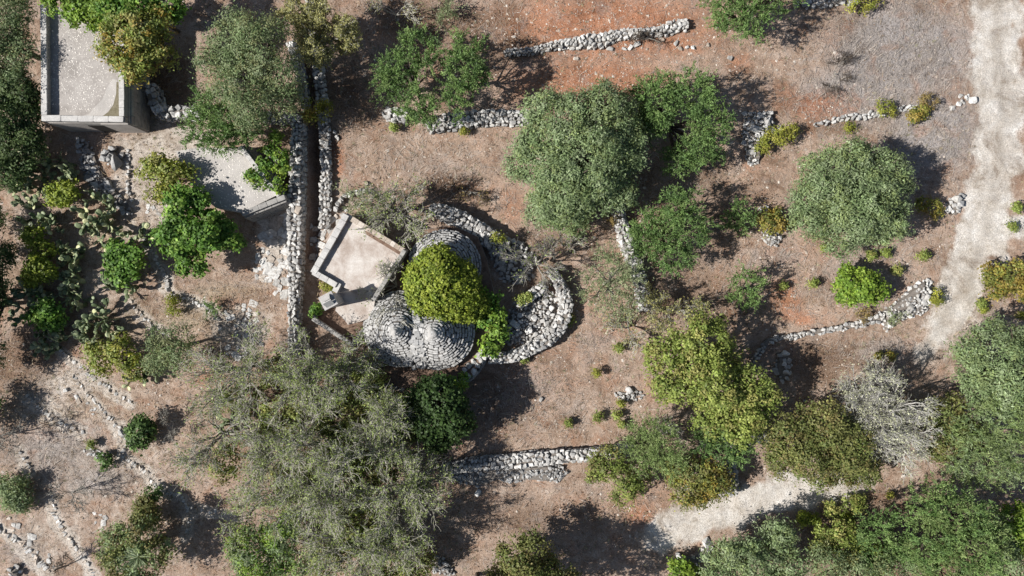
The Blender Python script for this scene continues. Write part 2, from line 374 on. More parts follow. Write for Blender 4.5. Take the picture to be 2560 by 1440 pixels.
def grass_tufts(n, seed):
    r = np.random.default_rng(seed)
    x = r.uniform(-27, 27, n * 5); y = r.uniform(-15.6, 15.6, n * 5)
    k = (r.random(n * 5) < np.clip((fbm(x, y, .4, 91, 4) - .42) * 4, .03, 1)) & ~in_house(x, y) & (tw(x, y) > .1) & (seg_dist(x, y, TRENCH) > .1)
    x, y = x[k][:n], y[k][:n]; n = len(x); b = 11
    s = np.repeat(r.uniform(.05, .17, n), b); a = r.uniform(0, 6.28, n * b); t = r.uniform(.4, 1.2, n * b)
    base = np.stack([np.repeat(x, b) + r.normal(0, .03, n * b), np.repeat(y, b) + r.normal(0, .03, n * b), np.repeat(ground_z(x, y), b)], 1)
    D = np.stack([np.cos(a) * np.cos(t), np.sin(a) * np.cos(t), np.sin(t)], 1) * s[:, None]
    sd = np.stack([-np.sin(a), np.cos(a), 0 * a], 1) * .009
    V = np.stack([base - sd, base + sd, base + D], 1).reshape(-1, 3)
    T = np.repeat(np.array([(.40, .33, .25), (.34, .29, .24), (.28, .22, .15), (.36, .34, .22)])[r.integers(0, 4, n)] * r.uniform(.6, 1.2, (n, 1)), b * 3, 0)
    return tag(link('grass_tufts', mesh_np('grass_tufts', V, np.arange(len(V)).reshape(-1, 3), M['grass'], T)), 'small dead grass tufts dotted over the dry soil', 'grass', kind='stuff')
grass_tufts(4200, 12)
def leaf_litter(n, seed):
    r = np.random.default_rng(seed)
    x = r.uniform(-27, 27, n * 5); y = r.uniform(-15.6, 15.6, n * 5)
    k = (r.random(n * 5) < np.clip(blobs(x, y, LITTER) + .12, 0, 1)) & ~in_house(x, y) & (tw(x, y) > .1)
    x, y = x[k][:n], y[k][:n]; n = len(x)
    a = r.uniform(0, 6.28, n); s = r.uniform(.02, .05, n)
    ax = np.stack([np.cos(a), np.sin(a), r.normal(0, .25, n)], 1) * s[:, None]; sd = np.stack([-np.sin(a), np.cos(a), r.normal(0, .3, n)], 1) * (s * .5)[:, None]
    c = np.stack([x, y, ground_z(x, y) + .03], 1)
    V = np.stack([c - ax, c + sd, c + ax, c - sd], 1).reshape(-1, 3)
    T = np.repeat(np.array([(.16, .10, .06), (.22, .145, .09), (.10, .065, .045), (.30, .22, .14)])[r.integers(0, 4, n)], 4, 0)
    return tag(link('leaf_litter', mesh_np('leaf_litter', V, np.arange(4 * n).reshape(n, 4), M['grass'], T)), 'brown fallen leaves lying under and beside the trees', 'leaf litter', kind='stuff')
leaf_litter(22000, 13)
def pebbles(n, seed):
    r = np.random.default_rng(seed)
    x = r.uniform(-27, 27, n * 4); y = r.uniform(-15.6, 15.6, n * 4)
    wg = np.clip(.10 + blobs(x, y, RED) * .75 + .25 * (fbm(x, y, .5, 77, 3) > .56), 0, 1) * (tw(x, y) > 0) * (seg_dist(x, y, TRENCH) > .1)
    k = (r.random(n * 4) < wg) & ~in_house(x, y); x, y = x[k][:n], y[k][:n]; n = len(x)
    s = .012 + r.pareto(3.2, n) * .022; s = np.minimum(s, .085)
    base = np.array([(1, 0, 0), (.3, .9, 0), (-.8, .6, 0), (-.7, -.7, 0), (.4, -.9, 0), (.1, .05, .75)])
    a = r.uniform(0, 6.28, n); ca, sa = np.cos(a), np.sin(a)
    b = base[None] * r.uniform(.6, 1.25, (n, 6, 1)) * s[:, None, None]
    V = np.stack([b[..., 0] * ca[:, None] - b[..., 1] * sa[:, None] + x[:, None], b[..., 0] * sa[:, None] + b[..., 1] * ca[:, None] + y[:, None],
                  b[..., 2] + ground_z(x, y)[:, None]], -1).reshape(-1, 3)
    i = np.arange(n)[:, None] * 6
    F = np.concatenate([i + [k, (k + 1) % 5, 5] for k in range(5)], 0)
    return tag(link('gravel', mesh_np('gravel', V, F, M['stone_warm'])), 'small pale stones strewn over the red earth', 'gravel', kind='stuff')
pebbles(26000, 9)

# ------------------------------------------------------------ stones
def rock_mesh(name, seed, flat=False, mat=None):
    r = random.Random(seed); bm = bmesh.new()
    if flat:
        for x in (-.5, .5):
            for y in (-.5, .5):
                for z in (-.5, .5):
                    j = [r.uniform(-.06, .06) for _ in range(3)]
                    k = .42 if z > 0 else .5
                    bm.verts.new((x * k / .5 + j[0], y * k / .5 + j[1], z + j[2]))
        for x, y in ((0, .54), (0, -.54), (.55, 0)): bm.verts.new((x + r.uniform(-.2, .2), y, r.uniform(-.1, .2)))
    for k in range(0 if flat else 16):
        a = Vector((r.gauss(0, 1), r.gauss(0, 1), r.gauss(0, 1))).normalized()
        p = .52
        v = Vector([math.copysign(abs(q) ** p, q) * .5 for q in a])
        v *= r.uniform(.84, 1.1); bm.verts.new(v)
    bmesh.ops.convex_hull(bm, input=bm.verts)
    for v in [v for v in bm.verts if not v.link_faces]: bm.verts.remove(v)
    me = bpy.data.meshes.new(name); bm.to_mesh(me); bm.free()
    if mat: me.materials.append(mat)
    return me
ROCKS = {k: [rock_mesh('stone_' + k, 100 + i, k == 'slab', M[k]) for i in range(10)] for k in ('stone', 'stone_grey', 'stone_warm', 'slab')}

def put_stones(parent, items, kind='stone', name='stone', cap=300, restname='rubble', matmix=None):
    """items: (loc, euler, scale). The first `cap` become parts, the rest one stuff part"""
    wl = Vector((0, 0, 0)); p = parent
    while p is not None: wl += p.location; p = p.parent
    rr = random.Random(len(items) * 7 + 1)
    def pick():
        kk = kind if not matmix or rr.random() > matmix[1] else matmix[0]
        return rr.choice(ROCKS[kk])
    for loc, eu, sc in items[:cap]:
        o = bpy.data.objects.new(name, pick()); C.objects.link(o)
        o.parent = parent; o.location = Vector(loc) - wl; o.rotation_euler = eu; o.scale = sc
    rest = items[cap:]
    if rest:
        V, F, n = [], [], 0
        for loc, eu, sc in rest:
            me = pick(); mt = Matrix.LocRotScale(Vector(loc) - wl, Euler(eu), Vector(sc))
            V += [mt @ v.co for v in me.vertices]; F += [[q + n for q in f.vertices] for f in me.polygons]; n = len(V)
        o = link(restname, mesh_py(restname, V, F, M[kind]), None, parent); o['kind'] = 'stuff'
    return

def resample(pts, z, step, closed=False):
    """photograph polyline at height z -> world samples (pos, tangent, half width)"""
    W = [(P(a, b, z), c * .5 * U * (H - z) / H) for a, b, c in pts]
    # smooth (Catmull) then walk
    D = []
    n = len(W)
    for i in range(n - 1):
        p0, p1, p2, p3 = W[max(i - 1, 0)], W[i], W[i + 1], W[min(i + 2, n - 1)]
        for k in range(12):
            t = k / 12
            q = .5 * ((2 * p1[0]) + (p2[0] - p0[0]) * t + (2 * p0[0] - 5 * p1[0] + 4 * p2[0] - p3[0]) * t * t + (3 * p1[0] - p0[0] - 3 * p2[0] + p3[0]) * t ** 3)
            D.append((q, p1[1] + (p2[1] - p1[1]) * t))
    D.append(W[-1])
    out, acc = [], 0.0
    for i in range(len(D) - 1):
        a, b = D[i][0], D[i + 1][0]; L = (b - a).length
        while acc < L and L > 1e-6:
            t = acc / L; out.append((a.lerp(b, t), (b - a).normalized(), D[i][1] + (D[i + 1][1] - D[i][1]) * t)); acc += step
        acc -= L
    return out

def core_strip(name, smp, z0, z1, f, mat):
    V, F = [], []
    for p, t, hw in smp:
        n = Vector((-t.y, t.x, 0)) * hw * f
        V += [(p.x + n.x, p.y + n.y, z0), (p.x + n.x, p.y + n.y, z1), (p.x - n.x, p.y - n.y, z1), (p.x - n.x, p.y - n.y, z0)]
    m = len(smp)
    for i in range(m - 1):
        a, b = 4 * i, 4 * i + 4
        for k in range(3): F.append([a + k, a + k + 1, b + k + 1, b + k])
    F += [[0, 3, 2, 1], [4 * m - 4, 4 * m - 3, 4 * m - 2, 4 * m - 1]]
    me = mesh_py(name, V, F, mat)
    bm = bmesh.new(); bm.from_mesh(me); bmesh.ops.recalc_face_normals(bm, faces=bm.faces); bm.to_mesh(me); bm.free()
    return me

def wall(label, pts, h, sl=.27, seed=0, kind='stone', sides=True, ragged=.05, group='dry stone walls', name='dry_stone_wall', matmix=('stone_grey', .3), base=0.0, parent=None, across=None):
    r = random.Random(seed + 17)
    smp = resample(pts, h, .07)
    mid = smp[len(smp) // 2][0]
    t = parent or empty(name, (mid.x, mid.y, gz(mid.x, mid.y) if base == 0 else base), label, 'stone wall', group)
    items, side = [], []
    i = 0
    pos = 0.0
    rows = {}
    L = len(smp) * .07
    maxhw = max(s[2] for s in smp)
    nrow = max(1, int(round(2 * maxhw / (across or sl * .9))))
    for k in range(nrow):
        s = r.uniform(0, sl * .5)
        while s < L:
            ln = sl * r.uniform(.62, 1.45)
            p, tg, hw = smp[min(int((s + ln / 2) / .07), len(smp) - 1)]
            wd = 2 * hw / nrow
            off = -hw + (k + .5) * wd
            n = Vector((-tg.y, tg.x, 0))
            q = p + n * (off + r.uniform(-.05, .05) * (1.3 if k in (0, nrow - 1) else .5))
            th = r.uniform(.16, .26)
            if r.random() > .035:
                items.append(((q.x, q.y, h - th * .5 + r.uniform(-ragged, ragged)), (r.uniform(-.3, .3), r.uniform(-.3, .3), math.atan2(tg.y, tg.x) + r.gauss(0, .45)),
                          (ln * 1.03, max(wd * r.uniform(.95, 1.3), .1), th)))
            s += ln
    if sides:
        for sgn in (1, -1):
            z = base + .08
            while z < h - .24:
                s = r.uniform(0, sl)
                while s < L:
                    ln = sl * r.uniform(.7, 1.5); p, tg, hw = smp[min(int((s + ln / 2) / .07), len(smp) - 1)]
                    n = Vector((-tg.y, tg.x, 0)); q = p + n * sgn * (hw - .06 + r.uniform(-.03, .03) + .05 * (1 - z / h))
                    side.append(((q.x, q.y, z + .05), (r.uniform(-.1, .1), r.uniform(-.1, .1), math.atan2(tg.y, tg.x) + r.gauss(0, .1)), (ln, .24, r.uniform(.19, .25))))
                    s += ln
                z += .2
    if h - base > .25:
        part('core', core_strip('core', smp, base - .3, h - .13, .8, M['rubble']), t)
    r.shuffle(items)
    # the face turned to the middle of the place first
    side.sort(key=lambda a: a[0][0] ** 2 + a[0][1] ** 2)
    put_stones(t, items + side, kind, matmix=matmix)
    return t

def inpoly(x, y, poly):
    ins = False; n = len(poly)
    for i in range(n):
        x1, y1 = poly[i]; x2, y2 = poly[(i + 1) % n]
        if (y1 > y) != (y2 > y) and x < (x2 - x1) * (y - y1) / (y2 - y1) + x1: ins = not ins
    return ins

def heap(label, poly, height, size, seed=0, n=None, kind='stone', name='stone_heap', group='heaps of field stones', flat=False, matmix=('stone_grey', .35), zb=None, core=True, cover=1.0):
    """stones heaped inside a photograph polygon"""
    r = random.Random(seed + 3)
    W = [P(a, b, 0) for a, b in poly]; xy = [(p.x, p.y) for p in W]
    cx = sum(p[0] for p in xy) / len(xy); cy = sum(p[1] for p in xy) / len(xy)
    x0, x1 = min(p[0] for p in xy), max(p[0] for p in xy); y0, y1 = min(p[1] for p in xy), max(p[1] for p in xy)
    b0 = gz(cx, cy) if zb is None else zb
    t = empty(name, (cx, cy, b0), label, 'stone heap' if not flat else 'paving', group)
    area = .5 * abs(sum(xy[i][0] * xy[(i + 1) % len(xy)][1] - xy[(i + 1) % len(xy)][0] * xy[i][1] for i in range(len(xy))))
    rad = math.sqrt(area / math.pi)
    def edge(x, y):
        dm = 1e9
        for i in range(len(xy)):
            a, b = Vector(xy[i]), Vector(xy[(i + 1) % len(xy)]); ab = b - a; q = Vector((x, y)) - a
            k = max(0, min(1, q.dot(ab) / max(ab.length_squared, 1e-9))); dm = min(dm, (q - ab * k).length)
        return dm
    pts = []; tries = 0
    target = n or int(area / (size * size) * 1.25 * cover)
    while len(pts) < target and tries < target * 40:
        tries += 1
        x, y = r.uniform(x0, x1), r.uniform(y0, y1)
        if not inpoly(x, y, xy): continue
        s = size * min(2.3, max(.45, r.lognormvariate(0, .38)))
        mind = .42 if tries < target * 25 else .3
        if any((x - a) ** 2 + (y - b) ** 2 < (mind * (s + c)) ** 2 for a, b, c in pts): continue
        pts.append((x, y, s))
    items = []
    for x, y, s in pts:
        e = min(1, edge(x, y) / (rad * .7))
        z = b0 + height * (e * (2 - e)) + r.uniform(-.04, .06) * (0 if flat else 1)
        th = .06 if flat else s * r.uniform(.5, .85)
        tl = .03 if flat else .45
        items.append(((x, y, z + (th * .2 if not flat else .0)), (r.uniform(-tl, tl), r.uniform(-tl, tl), r.uniform(0, 6.28)), (s * r.uniform(.9, 1.35), s * r.uniform(.75, 1.05), th)))
    items.sort(key=lambda a: -a[2][0])
    if core and not flat and height > .12:
        V = [(cx, cy, b0 + height * .85)]; F = []
        m = len(xy)
        for k in (.75, 1.0):
            V += [(cx + (x - cx) * k, cy + (y - cy) * k, b0 + (height * .55 if k < 1 else -.1)) for x, y in xy]
        for i in range(m):
            j = (i + 1) % m; F += [[0, 1 + i, 1 + j], [1 + i, 1 + m + i, 1 + m + j, 1 + j]]
        me = mesh_py('core', V, F, M['rubble']); bm = bmesh.new(); bm.from_mesh(me); bmesh.ops.recalc_face_normals(bm, faces=bm.faces); bm.to_mesh(me); bm.free()
        part('core', me, t)
    put_stones(t, items, kind, matmix=matmix)
    return t
# ------------------------------------------------------------ trullo house
def poly_at(px, z): return [(P(a, b, z).x, P(a, b, z).y) for a, b in px]
def sheet(name, poly, z, mat):
    a = sum(poly[i][0] * poly[(i + 1) % len(poly)][1] - poly[(i + 1) % len(poly)][0] * poly[i][1] for i in range(len(poly)))
    if a < 0: poly = poly[::-1]
    return mesh_py(name, [(x, y, z) for x, y in poly], [list(range(len(poly)))], mat)
def bar(a, b, w, z0, z1, name, mat, shift=0.0):
    """upright slab standing along a line a-b (world xy)"""
    a, b = Vector((a[0], a[1])), Vector((b[0], b[1])); t = (b - a).normalized(); n = Vector((-t.y, t.x))
    q = [a + n * (shift + w / 2), b + n * (shift + w / 2), b + n * (shift - w / 2), a + n * (shift - w / 2)]
    return prism([tuple(v) for v in q], z0, z1, name, mat)
def coping_blocks(parent, a, b, w, z, size, mat, seed, th=.12, name='coping_stone'):
    r = random.Random(seed); a, b = Vector((a[0], a[1])), Vector((b[0], b[1])); L = (b - a).length; t = (b - a) / L; s = 0
    ang = math.atan2(t.y, t.x); wl = Vector((0, 0, 0)); p = parent
    while p is not None: wl += p.location; p = p.parent
    if (name, mat.name) not in BLK:
        bm = bmesh.new(); bmesh.ops.create_cube(bm, size=1); bmesh.ops.bevel(bm, geom=bm.edges[:], offset=.06, segments=1, affect='EDGES')
        me = bpy.data.meshes.new(name); bm.to_mesh(me); bm.free(); me.materials.append(mat); BLK[(name, mat.name)] = me
    me = BLK[(name, mat.name)]
    while s < L - .05:
        ln = min(size * r.uniform(.75, 1.3), L - s)
        c = a + t * (s + ln / 2)
        o = link(name, me, None, parent, Vector((c.x, c.y, z + th / 2 + r.uniform(-.008, .008))) - wl)
        o.rotation_euler = (r.uniform(-.015, .015), r.uniform(-.015, .015), ang + r.uniform(-.02, .02)); o.scale = (ln - .012, w * r.uniform(.96, 1.04), th)
        s += ln
BLK = {}
house = empty('trullo_house', P(1060, 790, 0), 'old stone trullo house with three conical roofs and a flat roofed room', 'house')
basepx = [(905, 862), (925, 930), (960, 966), (1040, 984), (1120, 975), (1175, 945), (1218, 892), (1238, 830), (1236, 740), (1218, 650), (1195, 592), (1130, 562), (1045, 576), (1016, 636), (938, 752), (915, 800)]
bp = poly_at(basepx, .85)
part('base_wall', prism(bp, -.3, .85, 'base_wall', M['wall_grey']), house)
part('ledge', sheet('ledge', [(p[0] * .998 - .006, p[1] * .998 - .006) for p in bp], .856, M['soil']), house)
def ring_stones(parent, px, z, sl, wd, seed, kind='stone', th=.2):
    r = random.Random(seed); smp = resample([(a, b, 10) for a, b in px], z, .07); L = len(smp) * .07; s = 0; it = []
    while s < L:
        ln = sl * r.uniform(.7, 1.4); p, t, _ = smp[min(int((s + ln / 2) / .07), len(smp) - 1)]
        it.append(((p.x, p.y, z + r.uniform(-.04, .04)), (r.uniform(-.12, .12), r.uniform(-.12, .12), math.atan2(t.y, t.x) + r.gauss(0, .15)), (ln, wd * r.uniform(.8, 1.2), th))); s += ln
    put_stones(parent, it, kind)
ring_stones(house, [(1240, 850), (1212, 890), (1176, 935), (1120, 968)], .86, .3, .34, 1)
ring_stones(house, [(1222, 858), (1198, 888), (1160, 925)], .88, .32, .34, 2)
ring_stones(house, [(1120, 968), (1040, 977), (962, 960), (930, 922)],   .82, .3, .22, 3, 'stone_grey')
for zz in (.1, .35, .6):
    ring_stones(house, [(1243 - zz * 2, 846), (1216, 892 + 3), (1178, 946), (1120, 977)], zz, .38, .2, int(zz * 100), 'stone_grey', .24)
def cone_roof(cpx, cpy, rpx, zb, za, label, others, seed, skip=None):
    r = random.Random(seed); c = P(cpx, cpy, zb); rad = rpx * U * (H - zb) / H
    prof = lambda t: (rad * (1 - t) ** 0.97, zb + (za - zb) * t)          # a little convex
    V, F, n, m = [], [], 40, 12
    for j in range(m + 1):
        t = min(j / m, .985); q, z = prof(t)
        V += [(c.x + max(q - .07, .02) * math.cos(2 * math.pi * i / n), c.y + max(q - .07, .02) * math.sin(2 * math.pi * i / n), z - .05) for i in range(n)]
    for j in range(m):
        F += [[j * n + i, j * n + (i + 1) % n, (j + 1) * n + (i + 1) % n, (j + 1) * n + i] for i in range(n)]
    F.append([m * n + i for i in range(n)])
    co = part('cone_roof', mesh_py('cone_roof', V, F, M['rubble']), house); co['label'] = label
    items = []; nc = 15; stp = rad / nc
    for j in range(nc):
        t = (j + .3) / nc * .97
        q, z = prof(t); q -= stp * .4; z += r.uniform(-.012, .012); k = max(5, int(2 * math.pi * q / r.uniform(.22, .27))); a0 = r.uniform(0, 6.28)
        h_ = (za - zb) / nc
        for i in range(k):
            a = a0 + 2 * math.pi * (i + r.uniform(-.15, .15)) / k
            qq = q + r.gauss(0, .014)
            x, y = c.x + qq * math.cos(a), c.y + qq * math.sin(a)
            if any(math.hypot(x - ox, y - oy) < orad * (1 - (z - ozb) / (oza - ozb)) ** .97 - .05 for ox, oy, orad, ozb, oza in others if ozb < z + .01 < oza): continue
            wl_ = 2 * math.pi * max(q, .12) / k
            items.append(((x, y, z + r.uniform(-.012, .012)), Euler((r.gauss(0, .03), r.uniform(.1, .3), a + r.gauss(0, .04))), (stp * r.uniform(.82, .94), wl_ * r.uniform(.90, 1.0), h_ * r.uniform(.95, 1.15))))
    items.sort(key=lambda a: a[0][2])
    put_stones(co, items, 'slab', 'slab', 300, 'upper_slabs')
    return c, rad
def cinfo(cpx, cpy, rpx, zb, za):
    c = P(cpx, cpy, zb); return (c.x, c.y, rpx * U * (H - zb) / H, zb, za)
k1, k2, k3 = (1004, 822, 97, 1.2, 3.15), (1092, 829, 97, 1.2, 2.95), (1112, 666, 93, 1.2, 3.15)
cone_roof(*k1, 'cone roof with a whitened tip', [cinfo(*k2)], 21)
cone_roof(*k2, 'cone roof with a plastered top', [cinfo(*k1)], 22)
cone_roof(*k3, 'cone roof overgrown by the yellow green creeper', [], 23)
# drum walls under the cones
for nme, (a, b, q, zb, za) in (('drum', k1), ('drum', k2), ('drum', k3)):
    c_ = P(a, b, zb); rr_ = q * U * (H - zb) / H - .04
    part('drum', prism([(c_.x + rr_ * math.cos(2 * math.pi * i / 36), c_.y + rr_ * math.sin(2 * math.pi * i / 36)) for i in range(36)], -.2, zb + .02, 'drum', M['wall_grey']), house)
def smooth_cap(name, c, q0, z0, q1, z1, mat, seed, sx=1, sy=1, rot=0):
    r = np.random.default_rng(seed); V = []; n, m = 28, 8; F = []
    for j in range(m + 1):
        t = j / m; q = q0 + (q1 - q0) * t; z = z0 + (z1 - z0) * (t ** .9)
        for i in range(n):
            a = 2 * math.pi * i / n; k = 1 + .07 * math.sin(3 * a + seed) + .04 * math.sin(7 * a) + r.uniform(-.02, .02)
            x, y = q * k * math.cos(a) * sx, q * k * math.sin(a) * sy
            V.append((c[0] + x * math.cos(rot) - y * math.sin(rot), c[1] + x * math.sin(rot) + y * math.cos(rot), z))
    for j in range(m): F += [[j * n + i, j * n + (i + 1) % n, (j + 1) * n + (i + 1) % n, (j + 1) * n + i] for i in range(n)]
    F.append([m * n + i for i in range(n)])
    me = mesh_py(name, V, F, mat)
    for p in me.polygons: p.use_smooth = True
    return me
c1 = P(k1[0], k1[1], k1[3]); c2 = P(k2[0], k2[1], k2[3]); c3 = P(k3[0], k3[1], k3[3])
part('pinnacle', smooth_cap('pinnacle', c1, .30, 2.84, .06, 3.16, M['cap'], 1), house)
part('plaster_cap', smooth_cap('plaster_cap', (c2.x, c2.y), .48, 2.46, .14, 2.88, M['cap'], 2), house)
ca, cb = P(1035, 826, 2.35), P(1085, 838, 2.5)
part('valley_fill', smooth_cap('valley_fill', ((ca.x + cb.x) / 2, (ca.y + cb.y) / 2), .8, 1.5, .25, 2.38, M['cap'], 3, 1.0, .5, -.25), house)
vf = [o for o in house.children if o.name.startswith('valley_fill')][0]
ri = random.Random(88); it = []
i1, i2 = cinfo(*k1), cinfo(*k2)
hz = lambda x, y, i: i[3] + (i[4] - i[3]) * (1 - math.hypot(x - i[0], y - i[1]) / i[2])
for _ in range(900):
    x, y = ri.uniform(i1[0], i2[0]), ri.uniform(min(i1[1], i2[1]) - 1.8, max(i1[1], i2[1]) + 1.8)
    a_, b_ = hz(x, y, i1), hz(x, y, i2); z_ = max(a_, b_)
    if min(a_, b_) < 1.02 or abs(a_ - b_) > .42 or any((x - q[0][0]) ** 2 + (y - q[0][1]) ** 2 < .022 for q in it): continue
    it.append(((x, y, z_ + .10 + .22 * (1 - abs(a_ - b_) / .42) ** 2), (ri.gauss(0, .1), ri.gauss(0, .1), ri.gauss(0, .3)), (ri.uniform(.2, .32), ri.uniform(.2, .3), .12)))
put_stones(vf, it, 'slab', 'slab')
# flat roofed room with parapets
ZR = 1.75
A_, B_, C_, D_, E_ = [P(*q, ZR) for q in ((868, 540), (1012, 628), (936, 748), (788, 681), (842, 712))]
rp = [(q.x, q.y) for q in (A_, B_, C_, E_, D_)]
part('room_wall', prism(rp, -.3, ZR, 'room_wall', M['plaster_warm']), house)
part('roof', sheet('roof', [(x * .999, y) for x, y in rp], ZR + .005, M['plaster_warm']), house)
low = poly_at([(842, 713), (938, 749), (930, 792), (906, 802), (866, 806), (838, 776), (848, 745)], 1.5)
part('porch', prism(low, -.3, 1.5, 'porch', M['plaster_warm']), house)
xy = lambda v: (v.x, v.y)
for a, b, w_, zt, sd, m_ in ((D_, A_, .3, .27, 31, 'coping'), (D_, E_, .26, .25, 32, 'coping'), (A_, B_, .24, .12, 33, 'stone_warm'), (B_, C_, .2, .22, 34, 'wall_grey')):
    t_ = (b - a).normalized(); a2, b2 = a - t_ * .05, b + t_ * .05
    pp = part('parapet', bar(xy(a2), xy(b2), w_ - .02, 1.2, ZR + zt - .05, 'parapet', M['wall_grey'] if m_ == 'wall_grey' else M['plaster_warm']), house)
    coping_blocks(pp, xy(a2), xy(b2), w_, ZR + zt - .07, .5 if m_ == 'coping' else .3, M[m_], sd, .08)
# soil strip of litter along the upper parapets
a, b = A_.lerp(B_, .35), B_
part('litter_strip', bar(xy(a), xy(b), .16, ZR + .006, ZR + .03, 'litter_strip', M['soil'], -.2), house)
# planters and their walls
pl = poly_at([(783, 797), (881, 863), (918, 811), (905, 800), (842, 770), (802, 772)], .6)
part('planter_bed', prism(pl, -.3, .6, 'planter_bed', M['soil']), house)
for a, b, w_, z_ in (((781, 796), (883, 864), .2, .95), ((882, 862), (921, 812), .26, 1.1), ((783, 795), (800, 770), .16, .95)):
    q0, q1 = P(*a, z_), P(*b, z_)
    pp = part('planter_wall', bar(xy(q0), xy(q1), w_ - .03, -.2, z_ - .08, 'planter_wall', M['wall_grey']), house)
    coping_blocks(pp, xy(q0), xy(q1), w_, z_ - .1, .42, M['wall_grey'], int(a[0]), .1)
prt = [(P(842, 775, 1.35)), P(870, 812, 1.35), P(905, 803, 1.35)]
part('stone_step', prism([xy(q) for q in prt], .1, 1.35, 'stone_step', M['plaster_warm']), house)
# chimney
cc = P(820, 752, 3.2); ang = R(28)
def sq(c, s, a): return [(c.x + s * math.cos(a + k * math.pi / 2 + math.pi / 4), c.y + s * math.sin(a + k * math.pi / 2 + math.pi / 4)) for k in range(4)]
ch = part('chimney', prism(sq(cc, .36, ang), 1.2, 3.08, 'chimney', M['terracotta']), house)
cp = part('chimney_cap', prism(sq(cc, .47, ang), 3.08, 3.2, 'chimney_cap', M['terracotta']), ch)
part('flue', prism(sq(cc, .2, ang), 3.2, 3.206, 'flue', M['dark']), ch)
for s_ in (-1, 1):
    me = mesh_py('tile', [(-.2, 0, .0), (.2, 0, .0), (.2, .2 * s_, .28), (-.2, .2 * s_, .28), (-.2, -.04 * s_, .02), (.2, -.04 * s_, .02), (.2, .16 * s_, .3), (-.2, .16 * s_, .3)],
                 [[0, 1, 2, 3], [4, 7, 6, 5], [0, 4, 5, 1], [1, 5, 6, 2], [2, 6, 7, 3], [3, 7, 4, 0]], M['coping'])
    o = link('tile', me, None, ch); o.location = Vector((cc.x + .21 * s_ * math.sin(ang), cc.y - .21 * s_ * math.cos(ang), 3.2)); o.rotation_euler = (0, 0, ang)
q = P(843, 718, 1.8)
part('stone_block', bar((q.x - .1, q.y - .22), (q.x + .1, q.y + .2), .26, 1.5, 1.92, 'stone_block', M['coping']), house)
# bench of rough steps at the foot of the room
for i, (a, b, w_, z_) in enumerate((((806, 640), (846, 570), .30, .45), ((818, 605), (866, 540), .26, .8))):
    q0, q1 = P(*a, z_), P(*b, z_); pp = part('stone_bench', bar(xy(q0), xy(q1), w_, -.2, z_, 'stone_bench', M['plaster_warm']), house)

# ------------------------------------------------------------ farm building, upper left
ZF = 2.15
fb = empty('farm_building', P(250, 220, 0), 'flat roofed stone farm building with a grey plaster roof littered with pebbles', 'building')
fpx = [(100, 10), (309, 10), (310, 305), (103, 302)]
fw = [P(a, b, ZF) for a, b in fpx]; fxy = [(q.x, q.y) for q in fw]
part('wall', prism(fxy, -.3, ZF - .34, 'wall', M['wall_grey']), fb)
part('roof', sheet('roof', [(x, y) for x, y in fxy], ZF - .334, M['plaster']), fb)
mo = poly_at([(255, 291), (270, 280), (283, 262), (290, 235), (291, 205), (297, 205), (297, 292)], ZF - .32)
part('moss_patch', sheet('moss_patch', mo, ZF - .325, M['moss']), fb)
pale = poly_at([(196, 291), (222, 285), (236, 268), (256, 248), (266, 222), (282, 196), (293, 200), (293, 291)], ZF - .32)
part('bare_plaster', sheet('bare_plaster', pale, ZF - .329, M['plaster_pale']), fb)
def roof_grit(parent, poly, z, n, seed, mat):
    r = random.Random(seed); V, F = [], []; x0 = min(p[0] for p in poly); x1 = max(p[0] for p in poly); y0 = min(p[1] for p in poly); y1 = max(p[1] for p in poly)
    while len(V) < n * 5:
        x, y = r.uniform(x0, x1), r.uniform(y0, y1)
        if not inpoly(x, y, poly) or r.random() > .35 + .65 * math.exp(-((x - (x0 + x1) / 2) / (x1 - x0) * 3) ** 2): continue
        q = min(.012 + r.paretovariate(3) * .013, .055); a = r.uniform(0, 6.28); k = len(V)
        for j in range(4): V.append((x + q * math.cos(a + j * 1.57) * r.uniform(.6, 1.2), y + q * math.sin(a + j * 1.57) * r.uniform(.6, 1.2), z))
        V.append((x, y, z + q * .4)); F += [[k + j, k + (j + 1) % 4, k + 4] for j in range(4)]
    part('grit', mesh_py('grit', V, F, mat), parent, 'stuff')
roof_grit(fb, poly_at([(126, 20), (285, 20), (285, 275), (126, 285)], ZF - .33), ZF - .332, 900, 3, M['grit'])
r_ = random.Random(5)
for a, b, w_, sz, sd in ((3, 0, .27, .62, 1), (3, 2, .27, .72, 2), (2, 1, .24, .46, 3)):
    q0, q1 = fw[a], fw[b]; inn = Vector((fw[0].x + fw[2].x, fw[0].y + fw[2].y, 0)) / 2
    t_ = (q1 - q0).normalized(); n_ = Vector((-t_.y, t_.x, 0)); sg = 1 if (inn - q0).dot(n_) > 0 else -1
    q0, q1 = q0 + n_ * sg * w_ / 2, q1 + n_ * sg * w_ / 2
    if a == 2 : q0 = q0 + t_ * .28
    if a == 3 and b == 0: q0 = q0 + t_ * .28
    pp = part('parapet', bar(xy(q0), xy(q1), w_ - .03, ZF - .345, ZF - .08, 'parapet', M['wall_grey']), fb)
    coping_blocks(pp, xy(q0), xy(q1), w_, ZF - .08, sz, M['coping'], sd, .08)
# coursed stone face towards the yard
x0 = fw[2].x; ya, yb = fw[2].y, fw[1].y
z = 0.0; it = 0
wall_holder = part('stone_face', prism([(x0 - .1, ya + .02), (x0 + .02, ya + .02), (x0 + .02, yb - .02), (x0 - .1, yb - .02)], -.3, ZF - .36, 'stone_face', M['wall_grey']), fb)
while z < ZF - .5:
    coping_blocks(wall_holder, (x0 + .03, ya + .03), (x0 + .03, yb - .05), .12, z, .5, M['wall_grey'], 50 + it, .27, 'wall_block'); z += .28; it += 1
